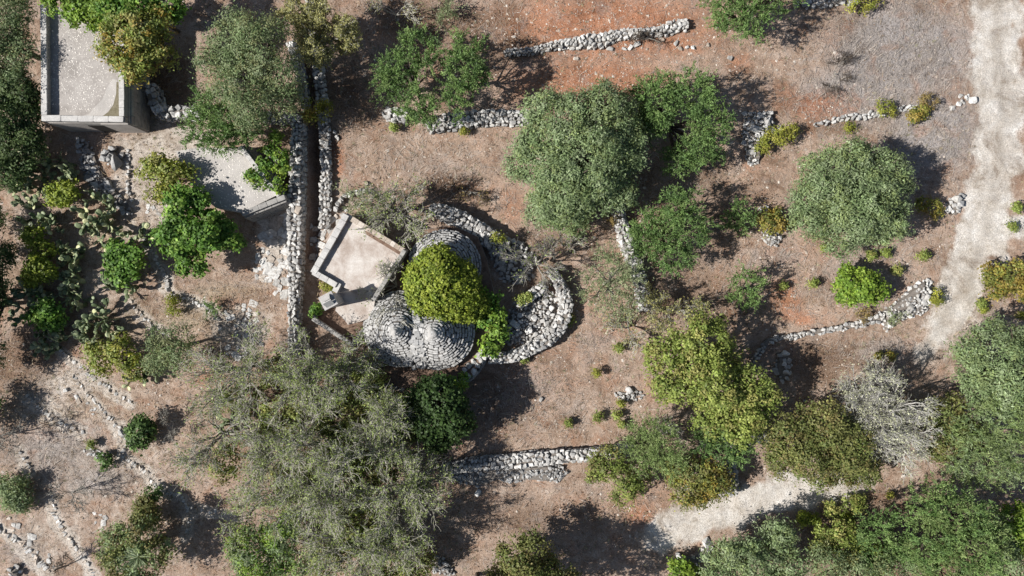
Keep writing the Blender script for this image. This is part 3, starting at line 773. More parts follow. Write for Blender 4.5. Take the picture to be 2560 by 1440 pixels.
# doorway in the plastered lower face: solid block, inner shade put into its colour
dq = fw[2].lerp(fw[3], .45)
part('doorway', prism([(dq.x - .42, dq.y - .03), (dq.x + .42, dq.y - .03), (dq.x + .42, dq.y + .1), (dq.x - .42, dq.y + .1)], 0, 1.4, 'doorway', M['dark']), fb)
part('front_face', prism([(fw[3].x + .03, fw[3].y - .025), (dq.x - .43, fw[3].y - .025), (dq.x - .43, fw[3].y + .1), (fw[3].x + .03, fw[3].y + .1)], -.2, ZF - .36, 'front_face', M['plaster']), fb)
part('front_face', prism([(dq.x + .43, fw[2].y - .025), (fw[2].x - .03, fw[2].y - .025), (fw[2].x - .03, fw[2].y + .1), (dq.x + .43, fw[2].y + .1)], -.2, ZF - .36, 'front_face', M['plaster']), fb)
# wire netting fixed along the yard side
V, F = [], []
nx_, ny_ = P(308, 287, ZF), P(310, 196, ZF)
def nbar(ax, ay, az, bx, by, bz, t=.006):
    n = len(V)
    if abs(ay - by) > .01: V.extend([(ax, ay, az - t), (ax, ay, az + t), (bx, by, bz + t), (bx, by, bz - t)])
    else: V.extend([(ax, ay - t, az), (ax, ay + t, az), (bx, by + t, bz), (bx, by - t, bz)])
    F.append([n, n + 1, n + 2, n + 3])
for k in range(26):
    y = nx_.y + (ny_.y - nx_.y) * k / 25; nbar(x0 + .02, y, ZF + .02, x0 + .32, y, ZF - .25)
for k in range(8):
    q = k / 7; nbar(x0 + .02 + .3 * q, nx_.y, ZF + .02 - .27 * q, x0 + .02 + .3 * q, ny_.y, ZF + .02 - .27 * q)
part('wire_netting', mesh_py('wire_netting', V, F, M['net']), fb)

# ------------------------------------------------------------ raised terrace with the two retaining walls
ZT = 1.0
te = empty('stone_terrace', P(560, 450, 0), 'pale plastered terrace between the fig tree and the narrow walls', 'terrace')
tp = poly_at([(440, 378), (500, 368), (602, 372), (694, 487), (604, 532), (540, 520), (500, 486), (462, 440)], ZT)
part('retaining_wall', prism(tp, -.3, ZT, 'retaining_wall', M['wall_grey']), te)
part('paving', sheet('paving', tp, ZT + .004, M['plaster_pale']), te)
roof_grit(te, tp, ZT + .006, 500, 4, M['grit'])
for a, b, w_, m_, sd in (((600, 366), (697, 490), .2, 'coping', 71), ((604, 535), (712, 492), .24, 'wall_grey', 72)):
    q0, q1 = P(*a, ZT + .2), P(*b, ZT + .2); t_ = (q1 - q0).normalized()
    pp = part('parapet', bar(xy(q0), xy(q1), w_ - .02, -.2, ZT + .12, 'parapet', M['wall_grey']), te)
    coping_blocks(pp, xy(q0), xy(q1), w_, ZT + .12, .45, M[m_], sd, .09)
    n_ = Vector((-t_.y, t_.x, 0)); sg = 1 if n_.x > 0 else -1
    if b[0] == 712: sg = 1 if n_.y < 0 else -1
    zc_ = 0.05
    while zc_ < ZT - .05:
        e = (ZT - zc_) * .12 + w_ / 2
        coping_blocks(pp, xy(q0 + n_ * sg * e), xy(q1 + n_ * sg * e), .16, zc_, .34, M['wall_grey'], sd + int(zc_ * 50), .19, 'wall_block'); zc_ += .2

# ------------------------------------------------------------ dry stone walls
wall('broad dry stone wall running down beside the sunken path', [(742, 285, 26), (738, 400, 30), (735, 530, 32), (733, 640, 31), (732, 720, 27), (730, 800, 20), (727, 890, 15)], .8, .2, 1, across=.2)
wall('narrow dry stone wall on the field side of the sunken path', [(772, -10, 18), (788, 120, 22), (797, 200, 25), (806, 290, 24), (812, 400, 22), (811, 500, 24), (808, 568, 22)], .35, .21, 2)
wall('thin wall under the tall olive beside the sunken path', [(722, 100, 16), (738, 150, 18), (750, 210, 14), (757, 262, 10)], .8, .26, 3)
wall('low wall curving from the farm building yard towards the olive', [(372, 205, 20), (378, 250, 24), (398, 276, 30), (440, 278, 28), (490, 276, 24)], .9, .26, 4)
wall('short low wall between the tall olive and the broad wall', [(650, 288, 22), (690, 290, 22), (726, 292, 18)], .8, .26, 5)
wall('stub of field wall left of the ring shaped tree', [(955, 282, 26), (978, 284, 34), (1012, 290, 26)], .45, .28, 6)
wall('pale field wall running from the ring shaped tree to the biggest olive', [(1066, 318, 26), (1100, 305, 40), (1150, 300, 38), (1210, 292, 36), (1270, 292, 34), (1320, 292, 30)], .5, .24, 7)
wall('field wall ending in a pale knob above the red earth', [(1258, 128, 10), (1330, 124, 12), (1370, 114, 16), (1420, 106, 20), (1470, 100, 30), (1505, 98, 30), (1545, 84, 22), (1610, 78, 20), (1660, 74, 22), (1690, 62, 24), (1718, 58, 26)], .4, .2, 8)
wall('thin low wall with shrubs growing over it near the dirt track', [(2035, 312, 8), (2080, 302, 12), (2130, 292, 16), (2185, 286, 14), (2245, 272, 12), (2310, 260, 10)], .25, .22, 9, sides=False)
wall('slanting field wall between the two green olives', [(1540, 495, 20), (1552, 545, 24), (1566, 600, 28), (1590, 665, 30), (1606, 720, 28), (1614, 775, 26)], .6, .22, 10)
wall('curving low wall under the single bright shrub', [(2215, 790, 22), (2180, 802, 20), (2130, 815, 17), (2060, 827, 14), (2000, 838, 13), (1950, 846, 15), (1922, 855, 18), (1905, 878, 14), (1880, 902, 12)], .3, .2, 11, sides=False)
wall('straight field wall over the spilled rubble below the ivy', [(1100, 1178, 22), (1180, 1165, 26), (1260, 1158, 30), (1340, 1150, 30), (1400, 1145, 28), (1470, 1140, 26), (1530, 1134, 24), (1585, 1128, 22)], .55, .22, 12)
wall('short upright wall at the edge of the pale path', [(1828, 1150, 24), (1832, 1190, 28), (1834, 1236, 24)], .8, .27, 13)
wall('low wall hidden under the oaks beside the brownish green oak', [(1750, 1112, 16), (1820, 1108, 18), (1880, 1100, 20), (1928, 1094, 20)], .4, .26, 14)
wall('curved enclosure wall around the white rubble', [(1375, 672, 18), (1396, 702, 22), (1412, 735, 26), (1416, 770, 28), (1406, 806, 28), (1378, 842, 30), (1330, 872, 26), (1280, 893, 22), (1224, 896, 22)], .75, .22, 15)
wall('short cross wall inside the enclosure', [(1288, 768, 16), (1325, 742, 20), (1362, 715, 20)], .75, .25, 16)
wall('arc of dry stone wall behind the overgrown cone', [(1072, 520, 16), (1105, 529, 32), (1150, 550, 42), (1195, 577, 44), (1232, 600, 44), (1262, 620, 42)], .8, .22, 17)
wall('thin arc of stones behind the twiggy shrub', [(838, 530, 12), (848, 502, 13), (868, 484, 14), (900, 477, 12), (926, 478, 9)], .3, .22, 18, sides=False)
for i, (lab, pts) in enumerate(TERRACES):
    wall(lab, [(a, b, c * .9 + 2) for a, b, c in pts], .11, .15, 40 + i, 'stone', False, .025, 'terrace edges on the slope', 'terrace_edge', ('stone_warm', .25), across=.4)

# ------------------------------------------------------------ heaps, rubble, rock
heap('block of stacked grey rubble left of the yellow shrub', [(1858, 284), (1924, 280), (1934, 312), (1920, 352), (1894, 388), (1894, 412), (1866, 412), (1852, 340)], .5, .2, 1, matmix=('stone_grey', .1), cover=1.2)
heap('small white stone heap beside the orange shrub', [(1900, 580), (1940, 578), (1956, 595), (1940, 618), (1912, 612)], .25, .16, 2)
heap('grey flat stones above the orange shrub', [(1896, 518), (1915, 514), (1918, 535), (1900, 540)], .2, .2, 3)
heap('wedge of tumbled grey stones at the right end of the curving wall', [(2316, 694), (2336, 735), (2308, 784), (2255, 800), (2205, 808), (2196, 782), (2245, 748), (2285, 712)], .45, .2, 4, matmix=('stone_grey', .2), cover=1.2)
heap('pale rocks spilled below the curving wall', [(2200, 795), (2240, 800), (2232, 815), (2215, 830), (2206, 818)], .15, .18, 5, matmix=None)
heap('mound of white stones in the deep shade', [(1940, 880), (1965, 878), (1978, 910), (1970, 945), (1950, 958), (1936, 930)], .45, .28, 6, matmix=None, cover=1.2)
heap('spill of grey rubble below the straight field wall', [(1110, 1172), (1180, 1168), (1260, 1166), (1330, 1162), (1400, 1158), (1422, 1182), (1395, 1203), (1330, 1198), (1270, 1206), (1232, 1192), (1200, 1214), (1160, 1210), (1120, 1200)], .3, .17, 7, kind='stone_grey', cover=1.4)
heap('white rubble filling the round enclosure', [(1345, 738), (1392, 728), (1400, 760), (1396, 800), (1366, 840), (1318, 862), (1270, 858), (1256, 815), (1272, 772)], .3, .21, 8, matmix=('stone_grey', .15))
heap('grey rubble in the shade behind the house', [(1212, 600), (1262, 592), (1306, 606), (1342, 645), (1334, 690), (1296, 716), (1256, 704), (1232, 660)], .3, .24, 9, cover=1.2)
heap('shaded rubble at the foot of the ivy wall', [(1262, 812), (1290, 800), (1300, 850), (1276, 868), (1262, 850)], .15, .2, 10, kind='stone_grey')
heap('dark rubble bank between cactus and yard', [(188, 340), (225, 355), (240, 400), (262, 440), (290, 480), (330, 520), (332, 540), (300, 530), (262, 492), (228, 470), (205, 420)], .2, .2, 11, kind='stone_grey')
heap('heap of large boulders in the yard', [(258, 382), (285, 370), (306, 395), (300, 412), (275, 415), (262, 402)], .35, .32, 12, kind='stone_grey', n=12)
heap('cream coloured boulders at the end of the pale path', [(1690, 1385), (1720, 1392), (1765, 1352), (1785, 1362), (1766, 1392), (1735, 1418), (1700, 1402)], .2, .3, 13, matmix=None)
heap('pile of grey stones beside the dirt track', [(2360, 505), (2385, 488), (2410, 492), (2405, 512), (2392, 540), (2372, 538)], .2, .26, 14)
heap('few pale stones at the track end of the thin wall', [(2375, 262), (2392, 240), (2425, 238), (2428, 252), (2395, 268)], .12, .24, 15, n=8, matmix=None)
heap('grey rocks at the top border', [(1985, 12), (2060, -12), (2140, -15), (2140, 8), (2100, 14), (2010, 26)], .25, .26, 16, kind='stone_grey')
heap('pale rubble above the fallen wall', [(1530, 985), (1575, 972), (1612, 985), (1600, 1000), (1550, 1002)], .12, .16, 17)
heap('small grey heap on the leftmost terrace', [(205, 1120), (235, 1118), (262, 1134), (258, 1146), (225, 1138)], .18, .16, 18)
heap('white boulder pile in the bottom left corner', [(30, 1415), (50, 1412), (58, 1432), (45, 1446), (30, 1440)], .35, .24, 19, matmix=None)
heap('loose stones in the bottom centre shade', [(1065, 1385), (1110, 1395), (1140, 1430), (1125, 1442), (1080, 1425)], .2, .2, 20, kind='stone_grey')
# flat bedrock and paving
PV = dict(flat=True, name='stone_paving', group='patches of flat pale stone', kind='stone', matmix=('stone_warm', .3))
heap('pale bedrock slabs in front of the broad wall', [(655, 545), (720, 535), (722, 650), (718, 740), (690, 735), (640, 690), (628, 660), (660, 620)], .04, .5, 30, cover=1.5, **PV)
heap('square of white paving stones under the twiggy trees', [(552, 782), (640, 755), (645, 800), (600, 830), (558, 835)], .06, .33, 31, cover=1.2, **PV)
heap('scattered white slabs among the twigs', [(560, 845), (640, 820), (660, 860), (600, 900), (560, 885)], .03, .28, 32, cover=.7, **PV)
heap('pale cobbles at the foot of the flat roofed room', [(828, 540), (862, 515), (868, 532), (838, 585), (815, 640), (800, 655), (798, 600)], .05, .3, 33, cover=1.1, **PV)
heap('slabs on the floor of the sunken path', [(768, 560), (800, 560), (798, 640), (792, 690), (770, 690)], .03, .26, 34, cover=.5, zb=-.3, **PV)
heap('pale bedrock in the lower left field', [(215, 1260), (260, 1285), (285, 1310), (262, 1340), (235, 1300)], .02, .3, 35, cover=.6, **PV)
heap('broken pale rock beside the winding edge', [(180, 975), (240, 1020), (250, 1065), (225, 1050), (200, 1010)], .02, .24, 36, cover=.4, **PV)
heap('chalky slabs near the left border', [(20, 1290), (110, 1360), (150, 1430), (100, 1425), (40, 1350)], .03, .26, 37, cover=.35, **PV)
heap('pale stony path leading to the fig', [(335, 480), (365, 500), (400, 520), (420, 480), (400, 545), (378, 545), (340, 520)], .02, .2, 38, cover=.3, **PV)

# loose field stones, each on its own
r_ = random.Random(77)
LOOSE = [(915, 458, .34, 'white squared block on the dry grass above the twiggy shrub'), (837, 330, .26, 'small white block beside the narrow wall'), (842, 345, .3, 'tilted white slab beside the narrow wall'),
         (745, 524, .5, 'round white slab lying on top of the broad wall'), (1525, 122, .36, 'flat pale stone below the field wall with a knob'), (1592, 110, .42, 'large grey stone beside the dead branch'),
         (1440, 148, .28, 'orange stained stone on the red earth'), (1560, 122, .3, 'grey stone left of the large grey stone'), (1575, 118, .32, 'stone tucked against the large grey stone'), (1700, 122, .26, 'leftmost of the stones trailing from the field wall'),
         (1718, 118, .24, 'second of the stones trailing from the field wall'), (1732, 120, .28, 'tall stone in the trail below the corner tree'), (1770, 112, .22, 'rightmost of the stones trailing from the field wall'), (1825, 145, .34, 'pale flat stone in the grey grass edge'),
         (1690, 108, .3, 'long pale stone near the end of the dead branch'), (1655, 100, .26, 'pale stone half under the dead branch'), (2382, 270, .36, 'squarish pale stone beside the thin low wall'), (1195, 1232, .4, 'grey block alone below the rubble spill'),
         (1280, 1192, .42, 'long grey block standing out of the rubble spill'), (1352, 998, .3, 'white stone alone on the brown clearing'), (1850, 1222, .42, 'white block at the foot of the upright wall'), (1762, 1365, .4, 'cream block beside the path end'),
         (303, 1080, .42, 'grey boulder on the winding terrace edge'), (164, 975, .28, 'dark stone above the left terrace edge'), (2258, 1190, .22, 'small white stone in the gap between the oaks'), (1388, 1152, .3, 'pointed stone at the end of the rubble spill'), (2012, 1002, .2, 'tiny pale stone in the shaded clearing'),
         (1905, 318, .34, 'upright grey stone beside the yellow shrub'), (1948, 322, .36, 'grey block above the yellow shrub'), (2085, 1248, .26, 'stone at the edge of the pale path')]
for i, (px, py, s, lab) in enumerate(LOOSE):
    z = .82 if px == 745 else gz(*P(px, py)[:2])
    o = link('field_stone', r_.choice(ROCKS['stone' if i % 3 else 'stone_warm']))
    p = P(px, py, z + (.08 if px != 745 else .12)); o.location = p; o.rotation_euler = (r_.uniform(-.1, .1), r_.uniform(-.1, .1), r_.uniform(0, 6.28)); o.scale = (s, s * r_.uniform(.55, .8), s * .4)
    tag(o, lab, 'stone', 'loose field stones')
# ------------------------------------------------------------ plants
def unit(v): return v / np.maximum(np.linalg.norm(v, axis=-1, keepdims=True), 1e-9)
def tubes(polys, r0, r1, sides=3):
    """polys (N,K,3) -> tapered tubes"""
    N, K, _ = polys.shape
    T = unit(np.gradient(polys, axis=1)); ref = np.where(np.abs(T[..., 2:3]) > .9, np.array([1., 0, 0]), np.array([0, 0, 1.]))
    a = unit(np.cross(T, ref)); b = np.cross(T, a)
    rad = (np.asarray(r0).reshape(-1, 1) * (1 - np.linspace(0, 1, K)) + np.asarray(r1).reshape(-1, 1) * np.linspace(0, 1, K))[..., None]
    V = np.stack([polys + rad * (math.cos(2 * math.pi * k / sides) * a + math.sin(2 * math.pi * k / sides) * b) for k in range(sides)], 2)
    base = (np.arange(N)[:, None, None] * K + np.arange(K - 1)[None, :, None]) * sides
    k = np.arange(sides); k2 = (k + 1) % sides
    F = np.stack([base + k, base + k2, base + sides + k2, base + sides + k], -1).reshape(-1, 4)
    return V.reshape(-1, 3), F
def grow(rng, start, dirs, length, K, wander, up=0.0):
    N = len(start); pts = [start]; d_ = unit(dirs)
    for k in range(K - 1):
        d_ = unit(d_ + rng.normal(0, wander, (N, 3)) + np.array([0, 0, up]))
        pts.append(pts[-1] + d_ * (length / (K - 1))[:, None])
    return np.stack(pts, 1)
def children(rng, polys, n, lo, spread, up):
    N, K, _ = polys.shape
    i = np.repeat(np.arange(N), n); t = rng.uniform(lo, 1, len(i)) * (K - 1); k = np.minimum(t.astype(int), K - 2); f = (t - k)[:, None]
    s = polys[i, k] * (1 - f) + polys[i, k + 1] * f; d0 = unit(polys[i, k + 1] - polys[i, k])
    return s, unit(d0 + unit(rng.normal(0, 1, (len(i), 3))) * spread + np.array([0, 0, up]))
def leaves(rng, c, nrm, axis_, L, Wd):
    """flat leaves: centre, normal, long axis"""
    s = unit(np.cross(nrm, axis_)) * (Wd / 2)[:, None]; a = unit(axis_) * (L / 2)[:, None]
    n = len(c)
    V = np.stack([c - a, c + s - a * .1, c + a, c - s - a * .1], 1).reshape(-1, 3)
    return V, np.arange(4 * n).reshape(n, 4)
LEAFGAIN = np.array([1.5, 1.62, 1.35])
def tinted(rng, n, cols, var=.22):
    cols = np.array(cols) * LEAFGAIN; return cols[rng.integers(0, len(cols), n)] * np.exp(rng.normal(0, var, (n, 1)))

# kind: colours, leaf length, leaf width, clump radius, clumps per m2, leaves per clump, style
KIND = {
 'olive':  dict(c=[(.128, .156, .088), (.108, .138, .072), (.158, .180, .118), (.13, .150, .072)], L=.15, W=.055, cr=.30, cd=13, nl=38, st='clump'),
 'olive2': dict(c=[(.118, .142, .078), (.10, .128, .066), (.140, .158, .098), (.13, .13, .068)], L=.13, W=.045, cr=.36, cd=9, nl=44, st='clump'),
 'silver': dict(c=[(.145, .155, .098), (.125, .145, .08), (.165, .168, .115)], L=.13, W=.035, cr=.38, cd=7, nl=40, st='spray'),
 'shoot':  dict(c=[(.095, .140, .052), (.080, .122, .044), (.120, .160, .064), (.068, .104, .042)], L=.12, W=.04, cr=.27, cd=11, nl=56, st='spray'),
 'dark':   dict(c=[(.055, .078, .032), (.042, .062, .026), (.07, .09, .038)], L=.15, W=.06, cr=.30, cd=11, nl=40, st='clump'),
 'oak':    dict(c=[(.158, .178, .050), (.130, .152, .042), (.188, .198, .064), (.178, .160, .06), (.105, .125, .036)], L=.14, W=.085, cr=.30, cd=9, nl=34, st='clump'),
 'oakbr':  dict(c=[(.108, .108, .040), (.088, .094, .034), (.125, .118, .048), (.125, .10, .045), (.075, .088, .03)], L=.13, W=.075, cr=.30, cd=10, nl=36, st='clump'),
 'rust':   dict(c=[(.165, .135, .035), (.19, .13, .032), (.135, .13, .034), (.20, .145, .05), (.09, .095, .028)], L=.14, W=.08, cr=.28, cd=10, nl=36, st='clump'),
 'fig':    dict(c=[(.085, .145, .030), (.065, .120, .024), (.120, .175, .038), (.05, .095, .02)], L=.17, W=.12, cr=.24, cd=12, nl=24, st='clump'),
 'bright': dict(c=[(.120, .170, .028), (.098, .150, .024), (.150, .190, .036), (.08, .125, .022)], L=.13, W=.10, cr=.20, cd=20, nl=26, st='clump'),
 'lime':   dict(c=[(.150, .168, .028), (.125, .148, .024), (.180, .190, .034), (.10, .124, .021)], L=.13, W=.10, cr=.2, cd=22, nl=26, st='clump'),
 'yellow': dict(c=[(.175, .165, .032), (.145, .15, .028), (.20, .18, .045), (.12, .125, .026)], L=.11, W=.06, cr=.24, cd=9, nl=30, st='clump'),
 'ivy':    dict(c=[(.030, .050, .016), (.023, .040, .013), (.040, .064, .02)], L=.14, W=.12, cr=.22, cd=22, nl=22, st='clump'),  # leaves darkened: tree shade over the ivy mass put into the colour
 'almond': dict(c=[(.195, .180, .085), (.175, .160, .075), (.215, .195, .10), (.18, .15, .065)], L=.12, W=.04, cr=.34, cd=6, nl=30, st='spray'),
 'haze':   dict(c=[(.155, .175, .07), (.135, .158, .055), (.185, .20, .092), (.118, .145, .048)], L=.1, W=.05, cr=.3, cd=8, nl=30, st='clump'),
 'greyleaf': dict(c=[(.27, .255, .20), (.23, .22, .165), (.30, .28, .225)], L=.1, W=.04, cr=.3, cd=8, nl=30, st='clump'),
 'pine':   dict(c=[(.120, .150, .062), (.102, .134, .052), (.14, .165, .075)], L=.15, W=.03, cr=.34, cd=11, nl=48, st='spray'),
 'brown':  dict(c=[(.17, .12, .055), (.15, .10, .045), (.19, .14, .07)], L=.10, W=.05, cr=.2, cd=14, nl=28, st='clump'),
}
SEED = [1000]
def lobes_w(lobes, flat=.78):
    """(px,py,r_px[,z[,rz]]) -> world ellipsoids"""
    out = []
    for l in lobes:
        r = l[2] * U
        z = l[3] if len(l) > 3 else .25 + r * .9
        k = (H - z) / H; p = P(l[0], l[1], z)
        out.append((p.x, p.y, z, r * k, (l[4] if len(l) > 4 else flat * r * k)))
    return out
def lumps(LW, rng):
    out = []
    for x, y, z, r, rz in LW:
        if r < .62: out.append((x, y, z, r, rz)); continue
        out.append((x, y, z, r * .74, rz * .74)); n = int(5 + 3.2 * r * r)
        for i in range(n):
            u = unit(rng.normal(0, 1, 3)); u[2] = abs(u[2]) * 1.1 - .3; q = min(.62, r * rng.uniform(.26, .44))
            out.append((x + u[0] * (r - q * .75), y + u[1] * (r - q * .75), max(z + u[2] * (rz - q * .5), q * .6), q, q * .85))
    return out
def crown_mesh(LW, k, rng, dens=1.0, ragged=.16, name='crown', mixc=None, lumpy=True):
    K_ = KIND[k]; cs, us = [], []
    small = min(1.0, max(l[3] for l in LW) / .6)
    if K_['st'] == 'spray': LW = [(x, y, z, max(r - .13, r * .7), max(rz - .12, rz * .6)) for x, y, z, r, rz in LW]
    if lumpy: LW = lumps(LW, rng)
    for j, (x, y, z, r, rz) in enumerate(LW):
        n = max(6 if r < .5 and len(LW) > 8 else 14, int(math.pi * r * r * K_['cd'] * dens * 1.7))
        u = unit(rng.normal(0, 1, (n * 2, 3))); u = u[u[:, 2] > -.55][:n]
        az = np.arctan2(u[:, 1], u[:, 0]); ph = rng.uniform(0, 6.28, 4)
        bump = 1 + ragged * (np.sin(3 * az + ph[0] + 2 * u[:, 2]) * .5 + np.sin(5 * az + ph[1] - 3 * u[:, 2]) * .45 + np.sin(8 * az + ph[2] + 5 * u[:, 2]) * .35)
        f = (1 - np.abs(rng.normal(0, .17, len(u)))) * bump * .95
        c_ = np.array([x, y, z]) + u * np.stack([r * f, r * f, rz * f], 1)
        keep = np.ones(len(u), bool)
        for i, (a, b, e, q, qz) in enumerate(LW):
            if i != j: keep &= (((c_[:, 0] - a) / q) ** 2 + ((c_[:, 1] - b) / q) ** 2 + ((c_[:, 2] - e) / qz) ** 2) > .5
        keep &= c_[:, 2] > .08
        cs.append(c_[keep]); us.append(u[keep])
    c_, u = np.concatenate(cs), np.concatenate(us); n = len(c_)
    cols = K_['c'] if mixc is None else list(K_['c']) + list(KIND[mixc]['c'])
    tc = tinted(rng, n, cols, .16)
    # slow colour drift through the crown (young and old growth)
    cr = K_['cr'] * rng.uniform(.6, 1.35, n) * (.45 + .55 * small)
    nl = K_['nl']; i = np.repeat(np.arange(n), nl); m = len(i)
    if K_['st'] == 'clump':
        o = rng.normal(0, .5, (m, 3)) * cr[i][:, None] * np.array([1, 1, .75])
        pos = c_[i] + o
        nrm = unit(unit(u[i]) * .55 + np.array([0, 0, .5]) + unit(o) * .35 + rng.normal(0, .42, (m, 3)))
        ax = unit(np.cross(nrm, rng.normal(0, 1, (m, 3))))
    else:
        ns = 4; sd = unit(np.repeat(u, ns, 0) * .8 + rng.normal(0, .55, (n * ns, 3)) + np.array([0, 0, .12])); ln = np.repeat(cr, ns) * rng.uniform(1.0, 2.3, n * ns)
        si = i * ns + rng.integers(0, ns, m); t = rng.uniform(-.25, 1, m)
        pos = c_[i] + sd[si] * (ln[si] * t)[:, None] + rng.normal(0, .035, (m, 3)) + np.repeat(rng.normal(0, .10, (n, 3)), nl, 0)
        ax = unit(sd[si] + rng.normal(0, .55, (m, 3)))
        nrm = unit(np.cross(ax, rng.normal(0, 1, (m, 3)))); nrm = np.where(nrm[:, 2:3] < 0, -nrm, nrm); nrm = unit(nrm + np.array([0, 0, .55]))
    V, F = leaves(rng, pos, nrm, ax, K_['L'] * (.6 + .4 * small) * rng.uniform(.65, 1.3, m), K_['W'] * (.6 + .4 * small) * rng.uniform(.7, 1.3, m))
    T = tc[i] * np.exp(rng.normal(0, .16, (m, 1)))
    return mesh_np(name, V, F, M['leaf'], np.repeat(T, 4, 0))
def skeleton(LW, rng, bx, by, r0, twigs=0, K=5):
    """trunk that forks into one limb per lobe, limbs that fork on towards the lobe's skin"""
    tz = max(.3, min(l[2] for l in LW) * .45); b = np.array([bx, by, gz(bx, by) - .1])
    V, F, n = [], [], 0
    def add(p, a, c, s):
        nonlocal n
        v, f = tubes(p, a, c, s); V.append(v); F.append(f + n); n += len(v)
    top = b + np.array([rng.normal(0, .08), rng.normal(0, .08), tz + .1])
    add(grow(rng, b[None], (top - b)[None], np.array([np.linalg.norm(top - b)]), 4, .06), [r0 * 1.25], [r0 * .85], 7)
    limbs = []
    for x, y, z, r, rz in LW:
        m = max(2, int(3 * r)); tgt = np.array([x, y, z]) + unit(rng.normal(0, 1, (m, 3))) * np.array([r, r, rz]) * .5
        dv = tgt - top; ln = np.linalg.norm(dv, axis=1)
        t = np.linspace(0, 1, K)[None, :, None]
        p = top + dv[:, None] * t + rng.normal(0, .05, (m, K, 3)) * ln[:, None, None] * t * (1.2 - t) + np.array([0, 0, .12]) * (t * (1 - t)) * ln[:, None, None] * 2
        limbs.append(p)
    p = np.concatenate(limbs); add(p, np.full(len(p), r0 * .5), np.full(len(p), r0 * .2), 5)
    s, d_ = children(rng, p, 5, .35, .8, .1); ln = rng.uniform(.35, .8, len(s)) * np.mean([l[3] for l in LW])
    q = grow(rng, s, d_, ln, 4, .18); add(q, np.full(len(q), r0 * .2), np.full(len(q), r0 * .07), 4)
    return np.concatenate(V), np.concatenate(F), q
def tree(label, cat, k, lobes, dens=1.0, name='tree', group=None, ragged=.16, bark='bark', trunk_r=None, at=None, flat=.78, mixc=None, lumpy=True):
    SEED[0] += 1; rng = np.random.default_rng(SEED[0])
    LW = lobes_w(lobes, flat); w_ = np.array([l[3] ** 2 for l in LW]); xyz = np.array([l[:2] for l in LW])
    bx, by = (xyz * w_[:, None]).sum(0) / w_.sum()
    if at: q = P(*at); bx, by = q.x, q.y
    t = empty(name, (bx, by, gz(bx, by)), label, cat, group)
    V, F, _ = skeleton(LW, rng, bx, by, trunk_r or max(.025, .05 * math.sqrt(w_.sum())))
    part('trunk' if cat == 'tree' else 'stem', mesh_np('trunk', V, F, M[bark], smooth=True), t)
    part('crown' if cat == 'tree' else 'foliage', crown_mesh(LW, k, rng, dens, ragged, mixc=mixc, lumpy=lumpy), t)
    return t
def twiggy(label, lobes, cat='tree', name='bare_tree', group='leafless and thin leaved trees', leafk='haze', leaf=1.0, mat='twig', fine=1.0, r0=None, at=None, spread=.75, tw=.0085, up=.03, flat=.7, n4=4):
    """a tree that is mostly fine twigs, with few leaves"""
    SEED[0] += 1; rng = np.random.default_rng(SEED[0])
    LW = lobes_w(lobes, flat); w_ = np.array([l[3] ** 2 for l in LW]); xyz = np.array([l[:2] for l in LW])
    bx, by = (xyz * w_[:, None]).sum(0) / w_.sum()
    if at: q = P(*at); bx, by = q.x, q.y
    t = empty(name, (bx, by, gz(bx, by)), label, cat, group)
    r0 = r0 or max(.03, .045 * math.sqrt(w_.sum()))
    V, F, q2 = skeleton(LW, rng, bx, by, r0)
    part('trunk' if cat == 'tree' else 'stem', mesh_np('trunk', V, F, M['bark_grey' if mat != 'bark_pale' else mat], smooth=True), t)
    size = float(np.mean([l[3] for l in LW]))
    s, d_ = children(rng, q2, 5, .3, spread, up); q3 = grow(rng, s, d_, rng.uniform(.25, .55, len(s)) * size, 5, .2, up)
    s, d_ = children(rng, q3, max(1, int(n4 * fine)), .1, spread, up); q4 = grow(rng, s, d_, rng.uniform(.12, .34, len(s)) * size, 3, .22, up)
    for z in (q3, q4): z[..., 2] = np.maximum(z[..., 2], .04)
    va, fa = tubes(q3, np.full(len(q3), tw * 1.6), np.full(len(q3), tw * .9), 3); vb, fb_ = tubes(q4, np.full(len(q4), tw), np.full(len(q4), tw * .55), 3)
    part('twigs', mesh_np('twigs', np.concatenate([va, vb]), np.concatenate([fa, fb_ + len(va)]), M[mat]), t)
    if leaf > 0:
        pts = q4[:, 1:].reshape(-1, 3); n = int(len(pts) * leaf); pick = rng.integers(0, len(pts), n)
        pos = pts[pick] + rng.normal(0, .05, (n, 3)); nrm = unit(rng.normal(0, .6, (n, 3)) + np.array([0, 0, .8])); ax = unit(np.cross(nrm, rng.normal(0, 1, (n, 3))))
        K_ = KIND[leafk]; v, f = leaves(rng, pos, nrm, ax, .10 * rng.uniform(.6, 1.4, n), .05 * rng.uniform(.7, 1.3, n))
        part('leaves', mesh_np('leaves', v, f, M['leaf'], np.repeat(tinted(rng, n, K_['c'], .25), 4, 0)), t)
    return t

OL = 'olive trees'; BU = 'bushes'
